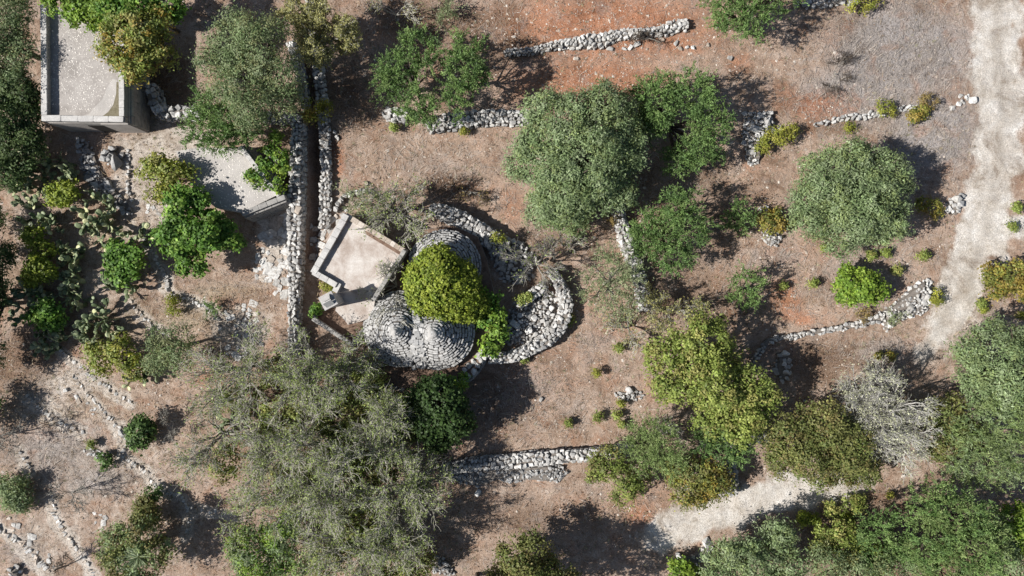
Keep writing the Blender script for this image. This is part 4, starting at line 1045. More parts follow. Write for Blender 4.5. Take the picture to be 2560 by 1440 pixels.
# olives and other full crowns ------------------------------------------------
tree('biggest olive, a broad pale green crown right of the picture centre', 'tree', 'olive', [(1400, 300, 95, 3.3), (1500, 280, 85, 3.2), (1350, 400, 88, 3.0), (1450, 400, 110, 3.8), (1540, 370, 80, 3.2), (1400, 490, 85, 2.8), (1510, 470, 78, 2.9), (1420, 545, 55, 1.6), (1370, 520, 55, 1.7)], name='olive_tree', group=OL, ragged=.2)
tree('round isolated olive casting a dark shadow near the dirt track', 'tree', 'olive', [(2110, 420, 78, 2.8), (2060, 435, 62, 2.4), (2170, 430, 62, 2.5), (2050, 490, 85, 2.5), (2140, 500, 100, 3.0), (2210, 450, 72, 2.5), (2210, 540, 72, 2.4), (2120, 575, 68, 2.2), (2050, 540, 65, 2.0)], name='olive_tree', group=OL, ragged=.18)
tree('dark green feathery tree with a hollow, touching the biggest olive', 'tree', 'shoot', [(1640, 245, 68, 2.6), (1725, 235, 65, 2.7), (1770, 300, 58, 2.2), (1750, 370, 58, 2.0), (1620, 320, 55, 1.9), (1690, 400, 45, 1.6), (1650, 270, 50, 2.5)], name='olive_tree', group=OL, ragged=.22, dens=1.35)
tree('green feathery tree with a hollow beside the slanting wall', 'tree', 'shoot', [(1690, 520, 62, 2.5), (1725, 575, 58, 2.5), (1680, 630, 58, 2.3), (1620, 600, 50, 1.9), (1615, 560, 45, 1.8)], name='olive_tree', group=OL, ragged=.22, dens=1.35)
tree('left half of the ring shaped green tree above the pale field wall', 'tree', 'shoot', [(1045, 120, 58, 2.3), (1000, 165, 55, 2.2), (965, 215, 48, 2.0), (1045, 260, 60, 2.2), (1080, 160, 40, 2.2), (1060, 295, 32, 1.4)], name='olive_tree', group=OL, ragged=.22)
tree('upright right half of the ring shaped green tree', 'tree', 'shoot', [(1165, 110, 48, 2.4), (1155, 165, 55, 2.8), (1190, 180, 42, 2.5), (1160, 235, 55, 2.4)], name='olive_tree', group=OL, ragged=.22)
tree('tall hazy olive left of the sunken path', 'tree', 'olive2', [(590, 90, 75, 3.4), (560, 140, 72, 3.4), (650, 120, 85, 3.9), (690, 200, 80, 3.6), (620, 210, 90, 4.0), (690, 260, 62, 3.0), (620, 275, 62, 2.8)], name='olive_tree', group=OL)
tree('darker olive in front of the tall hazy olive, over the terrace', 'tree', 'shoot', [(540, 270, 65, 2.7), (590, 300, 60, 2.6), (510, 320, 58, 2.4), (560, 350, 58, 2.3), (625, 330, 36, 2.0)], name='olive_tree', group=OL, dens=1.1)
tree('hazy grey green olive leaning over the slanting wall', 'tree', 'silver', [(1510, 670, 60, 2.4), (1560, 690, 52, 2.5), (1500, 735, 52, 2.2), (1550, 755, 48, 2.2)], name='olive_tree', group=OL, dens=.62, bark='bark_grey')
tree('thin little green tree in the shade under the curving wall', 'tree', 'shoot', [(1870, 705, 46, 1.4), (1860, 745, 40, 1.2), (1890, 730, 38, 1.3)], name='olive_tree', group=OL, dens=.7)
tree('sparse sapling in the shadow left of the grey flat stones', 'tree', 'shoot', [(1845, 525, 30, 1.0), (1860, 550, 28, .9), (1830, 560, 25, .8)], name='olive_tree', group=OL, dens=.5)
tree('feathery green tree cut by the top border right of centre', 'tree', 'shoot', [(1810, 20, 55, 2.4), (1870, 40, 70, 2.6), (1830, 60, 45, 2.0), (1930, -5, 58, 2.4), (1980, -20, 40, 2.2)], name='olive_tree', group=OL, ragged=.22)
tree('pale olive at the right border under the dirt track', 'tree', 'olive', [(2480, 880, 85, 2.8), (2550, 900, 80, 3.2), (2450, 930, 65, 2.4), (2520, 960, 90, 3.2)], name='olive_tree', group=OL)
tree('yellowish green olive, second down the right border', 'tree', 'pine', [(2500, 1060, 95, 3.2), (2430, 1090, 70, 2.6), (2560, 1130, 85, 3.4), (2470, 1145, 72, 2.8), (2400, 1165, 58, 2.3)], name='olive_tree', group=OL, mixc='olive')
tree('dark oak between the bleached tree and the right olives', 'tree', 'oakbr', [(2370, 1040, 58, 2.0), (2400, 1090, 55, 2.0), (2350, 1100, 52, 1.8)], name='oak_tree', group='oaks')
tree('dense green oak at the lower right, right of the pale path end', 'tree', 'shoot', [(2320, 1260, 70, 3.0), (2400, 1290, 80, 3.8), (2330, 1345, 72, 3.2), (2440, 1370, 80, 4.0), (2380, 1425, 80, 3.3), (2470, 1305, 50, 3.2)], name='oak_tree', group='oaks', dens=1.1, mixc='pine')
tree('lime green crown in the bottom right corner', 'tree', 'bright', [(2545, 1300, 45, 2.4), (2560, 1350, 50, 2.2)], name='oak_tree', group='oaks')
tree('hazy green crown in the bottom right corner below the lime one', 'tree', 'olive', [(2530, 1420, 60, 2.6), (2480, 1440, 55, 2.4)], name='olive_tree', group=OL)
tree('dark green oak left of the dense lower right oak', 'tree', 'shoot', [(2200, 1320, 56, 2.2), (2235, 1370, 50, 2.0), (2160, 1370, 46, 1.9)], name='oak_tree', group='oaks')
tree('bright yellowish oak below the pale path', 'tree', 'oak', [(2110, 1350, 42, 1.6), (2190, 1400, 42, 1.8), (2060, 1350, 35, 1.4), (2130, 1390, 40, 1.6)], name='oak_tree', group='oaks')
tree('round pale olive crown just under the pale path', 'tree', 'olive', [(1945, 1335, 44, 2.2), (1950, 1365, 38, 1.9)], name='olive_tree', group=OL)
tree('pale olive at the lower border right of the cream boulders', 'tree', 'olive', [(1800, 1390, 45, 2.2), (1860, 1390, 58, 2.5), (1900, 1430, 60, 2.4), (1790, 1440, 55, 2.2), (1970, 1420, 50, 2.3)], name='olive_tree', group=OL)
tree('bluish green olive at the lower border, third from the right corner', 'tree', 'olive2', [(2060, 1420, 58, 2.3), (2120, 1440, 55, 2.3), (2220, 1430, 55, 2.3), (2290, 1430, 45, 2.2)], name='olive_tree', group=OL)
tree('yellow green bush at the lower border beside the cream boulders', 'bush', 'bright', [(1700, 1435, 34, .9), (1735, 1440, 25, .8)], name='bush', group=BU)
tree('largest yellow green oak in the lower right field', 'tree', 'oak', [(1672, 885, 62, 2.3), (1755, 850, 66, 3.0), (1815, 885, 48, 2.2), (1690, 965, 64, 2.6), (1790, 955, 70, 3.5), (1872, 965, 58, 2.9), (1905, 1000, 46, 2.2), (1850, 1050, 62, 2.6), (1775, 1045, 55, 2.1)], name='oak_tree', group='oaks', ragged=.36, dens=1.1)
tree('brownish green oak above the pale path', 'tree', 'oakbr', [(1980, 1080, 70, 2.2), (2060, 1070, 75, 2.5), (2120, 1130, 75, 2.4), (2030, 1150, 75, 2.3), (1950, 1140, 52, 1.8), (2165, 1170, 48, 1.9), (2105, 1170, 45, 1.7)], name='oak_tree', group='oaks', ragged=.22, dens=1.15)
tree('light green pine at the right end of the straight field wall', 'tree', 'pine', [(1620, 1090, 60, 2.4), (1660, 1120, 55, 2.4), (1610, 1140, 52, 2.0), (1680, 1160, 45, 1.9)], name='pine_tree', group='pines')
tree('dark green pine hiding the low wall beside the upright wall', 'tree', 'shoot', [(1770, 1080, 46, 2.0), (1760, 1120, 36, 1.6), (1835, 1125, 50, 1.9), (1865, 1075, 34, 1.7)], name='pine_tree', group='pines', dens=1.1)
tree('olive brown oak left of the upright wall', 'tree', 'oakbr', [(1740, 1180, 52, 1.6), (1790, 1200, 45, 1.5), (1720, 1220, 50, 1.4), (1770, 1235, 36, 1.2), (1690, 1190, 35, 1.2)], name='oak_tree', group='oaks', mixc='rust')
tree('thin oak over the end of the straight field wall', 'tree', 'oakbr', [(1530, 1160, 46, 1.6), (1560, 1200, 48, 1.6), (1500, 1175, 36, 1.4), (1560, 1235, 32, 1.2), (1600, 1200, 30, 1.2)], name='oak_tree', group='oaks', dens=.75, mixc='oak')
tree('green oak at the lower border below the brown clearing', 'tree', 'oakbr', [(1290, 1390, 48, 2.4), (1340, 1380, 48, 2.5), (1310, 1430, 62, 2.6), (1240, 1440, 34, 2.0), (1370, 1430, 45, 2.3)], name='oak_tree', group='oaks')
tree('oak just outside the lower border whose shadow falls on the brown clearing', 'tree', 'oakbr', [(1350, 1500, 85, 3.8), (1410, 1515, 80, 3.8), (1300, 1520, 70, 3.6)], name='oak_tree', group='oaks')
tree('second oak outside the lower border shading the clearing left of the path', 'tree', 'oakbr', [(1150, 1530, 80, 4.0), (1220, 1520, 70, 3.6)], name='oak_tree', group='oaks')
# upper left
tree('grey green olive cut by the left border beside the farm building', 'tree', 'olive2', [(5, 60, 76, 2.3), (36, 130, 64, 2.2), (-5, 160, 78, 2.3), (34, 30, 52, 2.2)], name='olive_tree', group=OL, dens=1.5)
tree('very dark tree under the olive at the left border', 'tree', 'dark', [(45, 225, 62, 1.9), (15, 300, 75, 2.0), (68, 290, 45, 1.6), (42, 370, 62, 1.5), (10, 430, 55, 1.4), (82, 350, 32, 1.2)], name='carob_tree', dens=1.6)
tree('bright green vine spreading over the top end of the farm roof', 'vine', 'bright', [(150, 10, 42, 2.6, .3), (210, 20, 50, 2.6, .35), (270, 15, 55, 2.7, .4), (190, 48, 24, 2.5, .25), (240, 52, 28, 2.5, .25)], name='vine', bark='bark', dens=.9)
tree('yellow and rust coloured tree beside the farm roof', 'tree', 'rust', [(310, 90, 58, 3.4), (370, 70, 60, 3.4), (330, 140, 58, 3.5), (400, 110, 52, 3.0), (290, 130, 40, 3.3), (345, 175, 36, 3.1)], name='mulberry_tree', ragged=.24, mixc='oak')
tree('dark green crown at the top border above the rust coloured tree', 'tree', 'fig', [(350, 5, 55, 3.2), (420, 15, 50, 2.9), (290, 30, 38, 3.3)], name='mulberry_tree', dens=.9)
tree('fig tree with large bright green leaves below the terrace', 'tree', 'fig', [(450, 520, 52, 1.9), (490, 505, 42, 1.7), (440, 590, 54, 1.9), (510, 590, 56, 2.2), (568, 590, 42, 1.7), (485, 655, 42, 1.5), (545, 565, 36, 1.7)], name='fig_tree', ragged=.28, dens=1.2)
tree('thin yellow green tree above the fig', 'tree', 'oak', [(400, 410, 36, 1.5), (440, 430, 36, 1.6), (420, 470, 36, 1.5), (370, 440, 24, 1.2), (470, 420, 20, 1.4), (385, 480, 24, 1.2)], name='almond_tree', dens=.55, ragged=.3, mixc='yellow')
tree('olive bush in the lower left below the square paving', 'tree', 'olive2', [(420, 850, 48, 2.0), (445, 885, 45, 2.0), (400, 890, 38, 1.8), (460, 845, 32, 1.8)], name='olive_tree', group=OL, dens=.75)
tree('yellow green spurge dome beside the thin terrace edge', 'bush', 'oak', [(260, 890, 44, .9), (310, 890, 46, 1.0), (340, 920, 30, .8)], name='bush', group=BU, mixc='yellow', dens=.9)
tree('round dark green bush beside the grey leafless one', 'bush', 'ivy', [(350, 1076, 34, .8), (345, 1092, 30, .7)], name='bush', group=BU, dens=1.2, mixc='shoot', lumpy=False)
tree('little dark bush beside the small grey heap', 'bush', 'ivy', [(260, 1150, 20, .4)], name='bush', group=BU, mixc='shoot')
tree('little green bush on the winding terrace edge', 'bush', 'ivy', [(380, 1236, 21, .5)], name='bush', group=BU, mixc='shoot')
tree('green bush just above the tree with spiky leaves', 'bush', 'oakbr', [(362, 1282, 34, .9), (350, 1300, 22, .7)], name='bush', group=BU)
tree('dark oak with a spiky rosette in the bottom left', 'tree', 'oakbr', [(300, 1350, 50, 1.9), (350, 1340, 48, 2.0), (300, 1410, 52, 1.9), (385, 1380, 52, 2.0), (360, 1420, 52, 1.9), (270, 1390, 30, 1.6)], name='oak_tree', group='oaks', mixc='olive')
tree('round olive at the left border', 'tree', 'olive', [(40, 1212, 38, .55), (55, 1248, 34, .5), (25, 1248, 34, .5)], name='olive_tree', group=OL)
tree('bright green crown among the twigs at the lower border', 'tree', 'olive', [(630, 1370, 62, 2.4), (700, 1350, 58, 2.3), (650, 1425, 62, 2.3), (725, 1310, 40, 2.0), (740, 1410, 50, 2.0)], name='carob_tree', mixc='bright')
tree('dark tree at the left border beside the cactus', 'tree', 'dark', [(0, 640, 40, 1.0), (-20, 720, 50, 1.3), (-35, 560, 50, 1.2), (-40, 830, 55, 1.6), (-50, 900, 60, 1.8)], name='carob_tree')
tree('dark tree at the left border above the leftmost bare tree', 'tree', 'dark', [(-40, 1015, 46, 1.1), (-70, 1060, 50, 1.3)], name='carob_tree')
tree('tall tree outside the left border shading the slope beside the cactus', 'tree', 'dark', [(-110, 640, 70, 2.6), (-120, 760, 80, 2.8), (-130, 880, 80, 3.0)], name='carob_tree', dens=.9)
# the house's own plants
tree('yellow green creeper covering the upper cone of the house', 'creeper', 'lime', [(1092, 702, 80, 2.5, .85), (1078, 735, 64, 2.1, .8), (1130, 735, 74, 2.1, .8), (1182, 765, 40, 1.6, .6), (1066, 700, 56, 2.2, .8), (1145, 775, 36, 1.6, .5), (1096, 660, 48, 2.75, .6), (1150, 700, 50, 2.1, .7)], name='creeper', dens=1.5, ragged=.05, lumpy=False)
tree('darker ivy hanging down the right side of the house', 'creeper', 'fig', [(1215, 755, 32, 1.2, .6), (1238, 790, 27, 1.2, .5), (1248, 830, 22, 1.1, .45), (1225, 868, 24, 1.1, .4), (1215, 800, 24, 1.2, .4)], name='creeper', dens=1.5, mixc='bright')
tree('ivy mass, shade put into its very dark colour, below the cones of the house', 'ivy', 'ivy', [(1100, 1000, 62, 2.3, 1.3), (1080, 1050, 56, 2.0, 1.3), (1130, 1045, 56, 2.0, 1.3), (1060, 1000, 40, 1.9, 1.0), (1100, 1090, 40, 1.4, 1.0)], name='ivy', dens=1.3, lumpy=False)
tree('green top of the ivy, sunlight put into its bright colour, below the kerb stones', 'ivy', 'bright', [(1130, 960, 27, 1.9, .5), (1155, 955, 17, 1.7, .4)], name='ivy', dens=1.2, mixc='fig')  # brighter leaf colour stands for sun on the ivy top
# pomegranate and climbers by the wall
tree('bright climber with pale stem between terrace and broad wall', 'climber', 'bright', [(690, 345, 16, 1.4), (700, 385, 18, 1.6), (705, 420, 18, 1.5), (695, 465, 16, 1.3), (660, 410, 22, 1.2), (650, 450, 24, 1.2), (675, 375, 18, 1.3), (630, 440, 14, 1.1)], name='climber', dens=.6, ragged=.35, bark='bark_pale', mixc='fig')
tree('rust tipped shrub straddling the two walls of the sunken path', 'bush', 'yellow', [(780, 265, 26, 1.0), (800, 285, 24, .9), (775, 295, 18, .8), (815, 270, 16, .8)], name='bush', group=BU, dens=.7, mixc='rust')

# shrubs, one by one
for lab, k, lb, dn in [
    ('single bright green shrub above the curving low wall', 'bright', [(2130, 700, 40, 1.3), (2165, 720, 42, 1.4), (2130, 735, 36, 1.1), (2190, 730, 28, 1.1), (2115, 715, 30, 1.0)], 1.1),
    ('rust and green shrub at the right border by the dirt track', 'rust', [(2490, 690, 34, 1.1), (2530, 690, 40, 1.3), (2500, 725, 34, 1.0), (2555, 720, 34, 1.2)], 1.2),
    ('yellow shrub spreading from the block of stacked rubble', 'yellow', [(1930, 350, 24, .7), (1955, 340, 26, .8), (1980, 330, 18, .6), (1905, 368, 16, .5)], 1.5),
    ('left yellow shrub on the thin low wall', 'yellow', [(2212, 270, 22, .5), (2225, 282, 16, .4)], 1.5),
    ('orange shrub at the end of the thin low wall', 'brown', [(2325, 254, 21, .5), (2315, 250, 14, .4)], 1.6),
    ('brown and green shrub below the thin low wall', 'rust', [(2288, 292, 16, .4), (2305, 280, 12, .35)], 1.3),
    ('small yellow shrub under the thin low wall', 'yellow', [(2125, 315, 13, .25)], 1.2),
    ('orange and yellow shrub between the flat stones and the small heap', 'rust', [(1915, 545, 22, .6), (1935, 560, 24, .7), (1940, 540, 16, .5)], 1.6),
    ('dark orange shrub in the shadow of the round isolated olive', 'rust', [(2335, 520, 22, .5), (2310, 510, 18, .4)], 1.2),
    ('green shrub at the right end of the tumbled wedge', 'yellow', [(2345, 740, 20, .5), (2335, 748, 14, .4)], 1.5),
    ('yellow shrub at the top border right of the grey rocks', 'yellow', [(2150, 5, 28, .7), (2180, 0, 22, .6)], 1.5),
    ('orange shrub on the curving low wall', 'brown', [(2160, 788, 19, .4)], 1.2),
    ('grey green thistle on the pale spilled rocks', 'silver', [(2235, 790, 16, .4)], .9),
    ('left bright shrub in the row under the pale path', 'lime', [(2010, 1295, 18, .5), (2035, 1302, 16, .5)], 1.4),
    ('middle bright shrub in the row under the pale path', 'oak', [(2080, 1272, 20, .5)], 1.5),
    ('right greener shrub in the row under the pale path', 'oak', [(2128, 1262, 24, .6), (2145, 1255, 16, .5)], 1.5),
    ('low bright shrub below the row under the pale path', 'lime', [(2117, 1298, 14, .35)], 1.4),
    ('yellow green domed bush above the cactus', 'lime', [(150, 485, 30, .9), (172, 478, 26, .9), (140, 500, 18, .6)], 1.1),
    ('upper yellow green bush on the left of the cactus', 'lime', [(85, 590, 24, .9), (75, 600, 20, .8), (108, 625, 26, .9)], 1.1),
    ('lower yellow green bush on the left of the cactus', 'lime', [(95, 670, 34, 1.1), (115, 680, 26, 1.0), (80, 690, 24, .9)], 1.1),
    ('round deep green bush on the right of the cactus', 'fig', [(300, 640, 38, 1.2), (335, 650, 34, 1.2), (310, 680, 34, 1.0), (280, 670, 22, .9)], 1.3),
    ('dark green bush in the lower cactus', 'fig', [(115, 780, 32, 1.0), (90, 800, 26, .8), (130, 805, 24, .8)], 1.1),
    ('small shrub at the corner of the square paving', 'shoot', [(532, 770, 15, .5)], 1.2),
    ('yellow sprig on the dry grass below the fig', 'yellow', [(435, 770, 20, .4), (430, 750, 12, .35)], .8),
    ('brown leafed shrub below the biggest olive', 'brown', [(1528, 540, 22, .5)], .6),
    ('yellow green shrub on the arc wall behind the overgrown cone', 'yellow', [(1246, 596, 16, 1.1)], 1.3),
    ('yellow green plant on the short cross wall', 'oak', [(1305, 750, 9, .8), (1320, 740, 7, .8)], 1.2),
    ('small green plant outside the enclosure wall', 'oak', [(1422, 800, 11, .3)], 1.3),
    ('pale green shrub at the top border above the ring shaped tree', 'silver', [(1100, 15, 30, .8), (1120, 25, 20, .6)], .9),
    ('green sprig at the left of the wide cobbles of the room', 'yellow', [(812, 715, 12, .5), (826, 722, 10, .5)], .9),
    ('creeper tuft on the planter wall', 'fig', [(790, 770, 12, 1.0), (786, 782, 10, .95)], 1.2),
    ('olive scrub on the thin arc of stones', 'silver', [(880, 500, 34, 1.0), (905, 520, 24, 1.0)], 1.0),
]:
    tree(lab, 'bush', k, lb, dn, name='bush', group=BU)
# small tufts
for px, py, r, k, lab in [
    (1490, 932, 15, 'lime', 'bright tuft alone on the bare ground left of the largest oak'), (1553, 1010, 11, 'lime', 'bright tuft under the pale rubble above the fallen wall'), (1496, 1042, 11, 'yellow', 'tuft left of its pair on the brown clearing'),
    (1542, 1038, 10, 'yellow', 'tuft right of its pair on the brown clearing'), (1422, 1058, 8, 'yellow', 'faint tuft at the edge of the ivy shadow'), (2178, 637, 13, 'yellow', 'tuft just under the round isolated olive'), (2216, 633, 12, 'yellow', 'second tuft under the round isolated olive'),
    (2310, 640, 13, 'yellow', 'tuft between the round olive and the track'), (2245, 675, 11, 'yellow', 'tuft in the shadow edge of the single bright shrub'), (2034, 706, 11, 'yellow', 'tuft left of the single bright shrub'), (2062, 620, 7, 'yellow', 'tiny tuft left under the round isolated olive'),
    (2196, 890, 9, 'rust', 'left orange tuft above the bleached tree'), (2228, 890, 9, 'rust', 'right orange tuft above the bleached tree'), (2545, 518, 12, 'yellow', 'upper tuft at the right border by the track'), (2532, 566, 10, 'yellow', 'lower tuft at the right border by the track'),
    (2456, 760, 12, 'yellow', 'tuft beside the lower end of the track'), (2460, 775, 9, 'lime', 'tiny bright tuft under the rust shrub'), (2552, 790, 12, 'lime', 'bright tuft at the right border below the rust shrub'), (1160, 328, 11, 'lime', 'yellow tuft at the foot of the pale field wall'),
    (984, 318, 9, 'yellow', 'faint tuft below the stub of field wall'), (1435, 592, 8, 'lime', 'tuft under the biggest olive'), (1972, 562, 8, 'yellow', 'tuft right of the orange and yellow shrub'), (1555, 1060, 8, 'oak', 'small leafy tuft beside the light pine'), (1960, 715, 7, 'yellow', 'tiny tuft on the red earth'),
    (2226, 1240, 8, 'lime', 'tiny bright tuft in the gap between the oaks'), (228, 1110, 6, 'yellow', 'tiny tuft near the small grey heap'), (1548, 870, 12, 'oak', 'soft green tuft beside the largest oak'), (1310, 900, 6, 'yellow', 'tiny tuft outside the curved enclosure')]:
    tree(lab, 'tuft', {'lime': 'yellow', 'yellow': 'oak'}.get(k, k), [(px, py, r * .72)], 1.4, name='tuft', group='green tufts on the dry ground')

# bare and thin leaved trees --------------------------------------------------
twiggy('broad twiggy tree nearest the square paving', [(560, 900, 85, 2.8), (620, 960, 90, 3.2), (520, 970, 75, 2.6), (660, 880, 70, 2.9)], fine=1.0, leaf=.8)
twiggy('twiggy tree with open limbs over the lower left slope', [(520, 1090, 80, 2.6), (590, 1070, 85, 3.0), (470, 1160, 75, 2.4)], fine=.9, leaf=.7)
twiggy('dense twiggy tree left of the cones', [(790, 900, 85, 3.3), (720, 960, 90, 3.6), (850, 960, 85, 3.3), (900, 900, 60, 2.7)], fine=1.75, leaf=.95)
twiggy('twiggy tree in the middle of the lower thicket', [(700, 1110, 95, 3.6), (790, 1080, 90, 3.8), (640, 1180, 85, 3.2)], fine=1.75, leaf=.85)
twiggy('twiggy tree at the foot of the dark ivy', [(930, 1060, 90, 3.4), (1000, 1010, 70, 3.0), (980, 1110, 80, 3.2)], fine=1.75, leaf=.85)
twiggy('greyest twiggy tree at the left end of the straight field wall', [(1010, 1200, 90, 3.2), (1060, 1190, 62, 2.6), (960, 1280, 85, 3.2), (1060, 1260, 70, 2.6)], fine=1.75, leaf=.9)
twiggy('twiggy tree in the lower thicket above the bright crown', [(770, 1220, 95, 3.7), (850, 1180, 85, 3.7), (690, 1260, 75, 3.0), (860, 1270, 80, 3.4)], fine=1.75, leaf=0.83)
twiggy('twiggy tree at the lower border of the thicket', [(830, 1370, 90, 3.2), (920, 1360, 85, 3.2), (1010, 1370, 75, 2.8), (880, 1430, 80, 3.0)], fine=1.75, leaf=.95)
twiggy('low twiggy tree at the lower left border of the thicket', [(590, 1280, 65, 2.2), (620, 1330, 50, 2.0)], fine=1.0, leaf=.95)
for i, (lab, lb) in enumerate([('dense green undergrowth in the thicket left of the cones', [(760, 1000, 70, 1.8), (850, 1040, 70, 1.8), (700, 1050, 55, 1.5)]), ('green undergrowth in the middle of the thicket', [(830, 1150, 75, 1.8), (740, 1190, 60, 1.6), (920, 1180, 70, 1.8)]),
                               ('green undergrowth at the foot of the dark ivy', [(960, 1010, 60, 1.6), (1010, 1060, 50, 1.5), (930, 950, 45, 1.3)]), ('green undergrowth at the lower border of the thicket', [(900, 1310, 75, 1.8), (980, 1400, 70, 1.7), (820, 1400, 60, 1.6), (1050, 1400, 45, 1.3)]),
                               ('sparse green scrub under the open limbs', [(600, 1000, 45, 1.2), (560, 1160, 45, 1.1), (680, 930, 45, 1.2)])]):
    tree(lab, 'bush', 'oakbr', lb, 1.0 if i < 4 else .45, name='undergrowth', group='undergrowth in the thicket', mixc='oak')
twiggy('twiggy grey green shrub above the flat roofed room', [(930, 510, 62, 1.9), (985, 520, 72, 2.2), (1030, 560, 55, 2.3), (960, 570, 45, 2.0), (1030, 490, 45, 1.7)], cat='bush', name='bare_shrub', leaf=.55, fine=1.2)
twiggy('bare twigs reaching over the flat roof', [(940, 690, 50, 2.4), (985, 650, 42, 2.4), (920, 740, 32, 2.1)], cat='bush', name='bare_shrub', leaf=.15, fine=.55, at=(1000, 720))
twiggy('bare twigs hanging above the whitened cone tip', [(960, 780, 42, 2.7), (1000, 790, 40, 2.9)], cat='bush', name='bare_shrub', leaf=.05, fine=.4, at=(1010, 730))
twiggy('star shaped bare shrub between enclosure and arc wall', [(1340, 670, 78, 1.8), (1310, 650, 48, 1.5), (1370, 640, 45, 1.5)], cat='bush', name='bare_shrub', leaf=.2, fine=1.1, mat='bark_grey', spread=.5)
twiggy('thin scrub right of the star shaped shrub', [(1420, 620, 50, .9), (1390, 590, 40, .8)], cat='bush', name='bare_shrub', leaf=.3, fine=.6)
twiggy('yellow brown almond tree spanning the walls at the top', [(770, 60, 70, 3.0), (840, 70, 62, 2.9), (790, 115, 55, 2.8), (730, 40, 40, 2.6), (880, 110, 42, 2.5), (760, 0, 50, 2.9)], name='almond_tree', leafk='almond', leaf=3.6, fine=1.6)
twiggy('bleached dead tree right of the brownish green oak', [(2215, 975, 80, 2.5), (2140, 1010, 74, 2.4), (2260, 1030, 84, 2.8), (2190, 1085, 80, 2.5), (2290, 1100, 72, 2.3), (2150, 960, 55, 2.2), (2240, 1135, 62, 2.2)], leafk='greyleaf', leaf=.55, mat='bark_pale', fine=2.2, tw=.0085, name='dead_tree')
twiggy('dead grey bush between the two pines', [(1680, 1060, 40, 1.5), (1700, 1090, 34, 1.4), (1640, 1045, 32, 1.3)], cat='bush', name='dead_bush', leaf=.1, mat='bark_pale', fine=.6, tw=.009)
twiggy('grey brown oak losing its leaves above the largest oak', [(1660, 750, 48, 1.6), (1700, 790, 50, 1.8), (1650, 800, 45, 1.5), (1735, 760, 36, 1.4), (1630, 740, 30, 1.2)], leafk='almond', leaf=1.5, mat='bark_grey', fine=.9)
twiggy('thin brown scrub left of the largest oak', [(1560, 830, 45, .8), (1600, 850, 40, .9), (1580, 790, 36, .7), (1520, 800, 30, .6)], cat='bush', name='bare_shrub', leaf=.7, leafk='almond', fine=.6)
twiggy('leafless grey bush right of the round dark green one', [(430, 1060, 34, .6)], cat='bush', name='bare_shrub', leaf=0, mat='bark_grey', fine=1.4)
twiggy('fan shaped bare tree on the lower left slope', [(150, 1225, 44, 1.4), (195, 1230, 40, 1.3), (200, 1265, 30, 1.0)], leaf=0, mat='bark_grey', fine=.3, at=(200, 1220), r0=.035, tw=.009)
twiggy('bare tree leaning in from the left border', [(20, 1080, 40, 1.8), (10, 1120, 40, 1.6), (50, 1075, 26, 1.6)], leaf=0, mat='bark_grey', fine=.3, at=(0, 1090), r0=.04, tw=.009)
twiggy('crooked bare tree at the bottom left border', [(150, 1405, 36, 1.0), (175, 1385, 24, .9)], leaf=0, mat='bark', fine=.15, at=(152, 1420))
twiggy('dark tangled brushwood in the grey grass', [(2090, 180, 46, .3), (2110, 150, 36, .3), (2080, 215, 32, .25)], cat='brushwood', name='brushwood', leaf=0, mat='bark', fine=.8, tw=.006, flat=.25, r0=.02)
twiggy('dead branch lying across the field wall', [(1620, 85, 34, .55), (1650, 95, 30, .5), (1590, 90, 20, .5)], cat='branch', name='dead_branch', leaf=0, mat='bark', fine=.3, flat=.3, r0=.045, tw=.008, at=(1575, 88))
twiggy('bare scrub at the top border left of the ring shaped tree', [(960, 30, 50, 1.2), (1010, 20, 40, 1.1)], cat='bush', name='bare_shrub', leaf=.4, leafk='almond', fine=.6)
twiggy('dry scrub beside the burnt patch above the overgrown cone', [(1150, 480, 40, .5), (1200, 490, 30, .4)], cat='bush', name='bare_shrub', leaf=.3, leafk='brown', mat='bark', fine=.6)
# spiky rosette on the oak in the corner
SEED[0] += 1; rg = np.random.default_rng(SEED[0]); n = 70; p0 = P(345, 1392, 2.5)
a = rg.uniform(0, 6.28, n); e = rg.uniform(-.3, 1.2, n); D = np.stack([np.cos(a) * np.cos(e), np.sin(a) * np.cos(e), np.sin(e)], 1)
c0 = np.array(p0) + D * .33; sd = unit(np.cross(D, rg.normal(0, 1, (n, 3))))
v, f = leaves(rg, c0, unit(np.cross(D, sd)), D, rg.uniform(.5, .8, n), np.full(n, .045))
t = empty('yucca', (p0.x, p0.y, gz(p0.x, p0.y)), 'yucca with a rosette of grey sword leaves in the bottom left oak', 'yucca')
stem = tubes(np.array([[[p0.x, p0.y, 0], [p0.x + .05, p0.y, 1.2], [p0.x, p0.y, 2.45]]]), [.1], [.08], 6)
part('trunk', mesh_np('trunk', stem[0], stem[1], M['bark']), t); part('rosette', mesh_np('rosette', v, f, M['leaf'], np.repeat(tinted(rg, n, [(.26, .28, .22), (.2, .22, .15)], .2), 4, 0)), t)

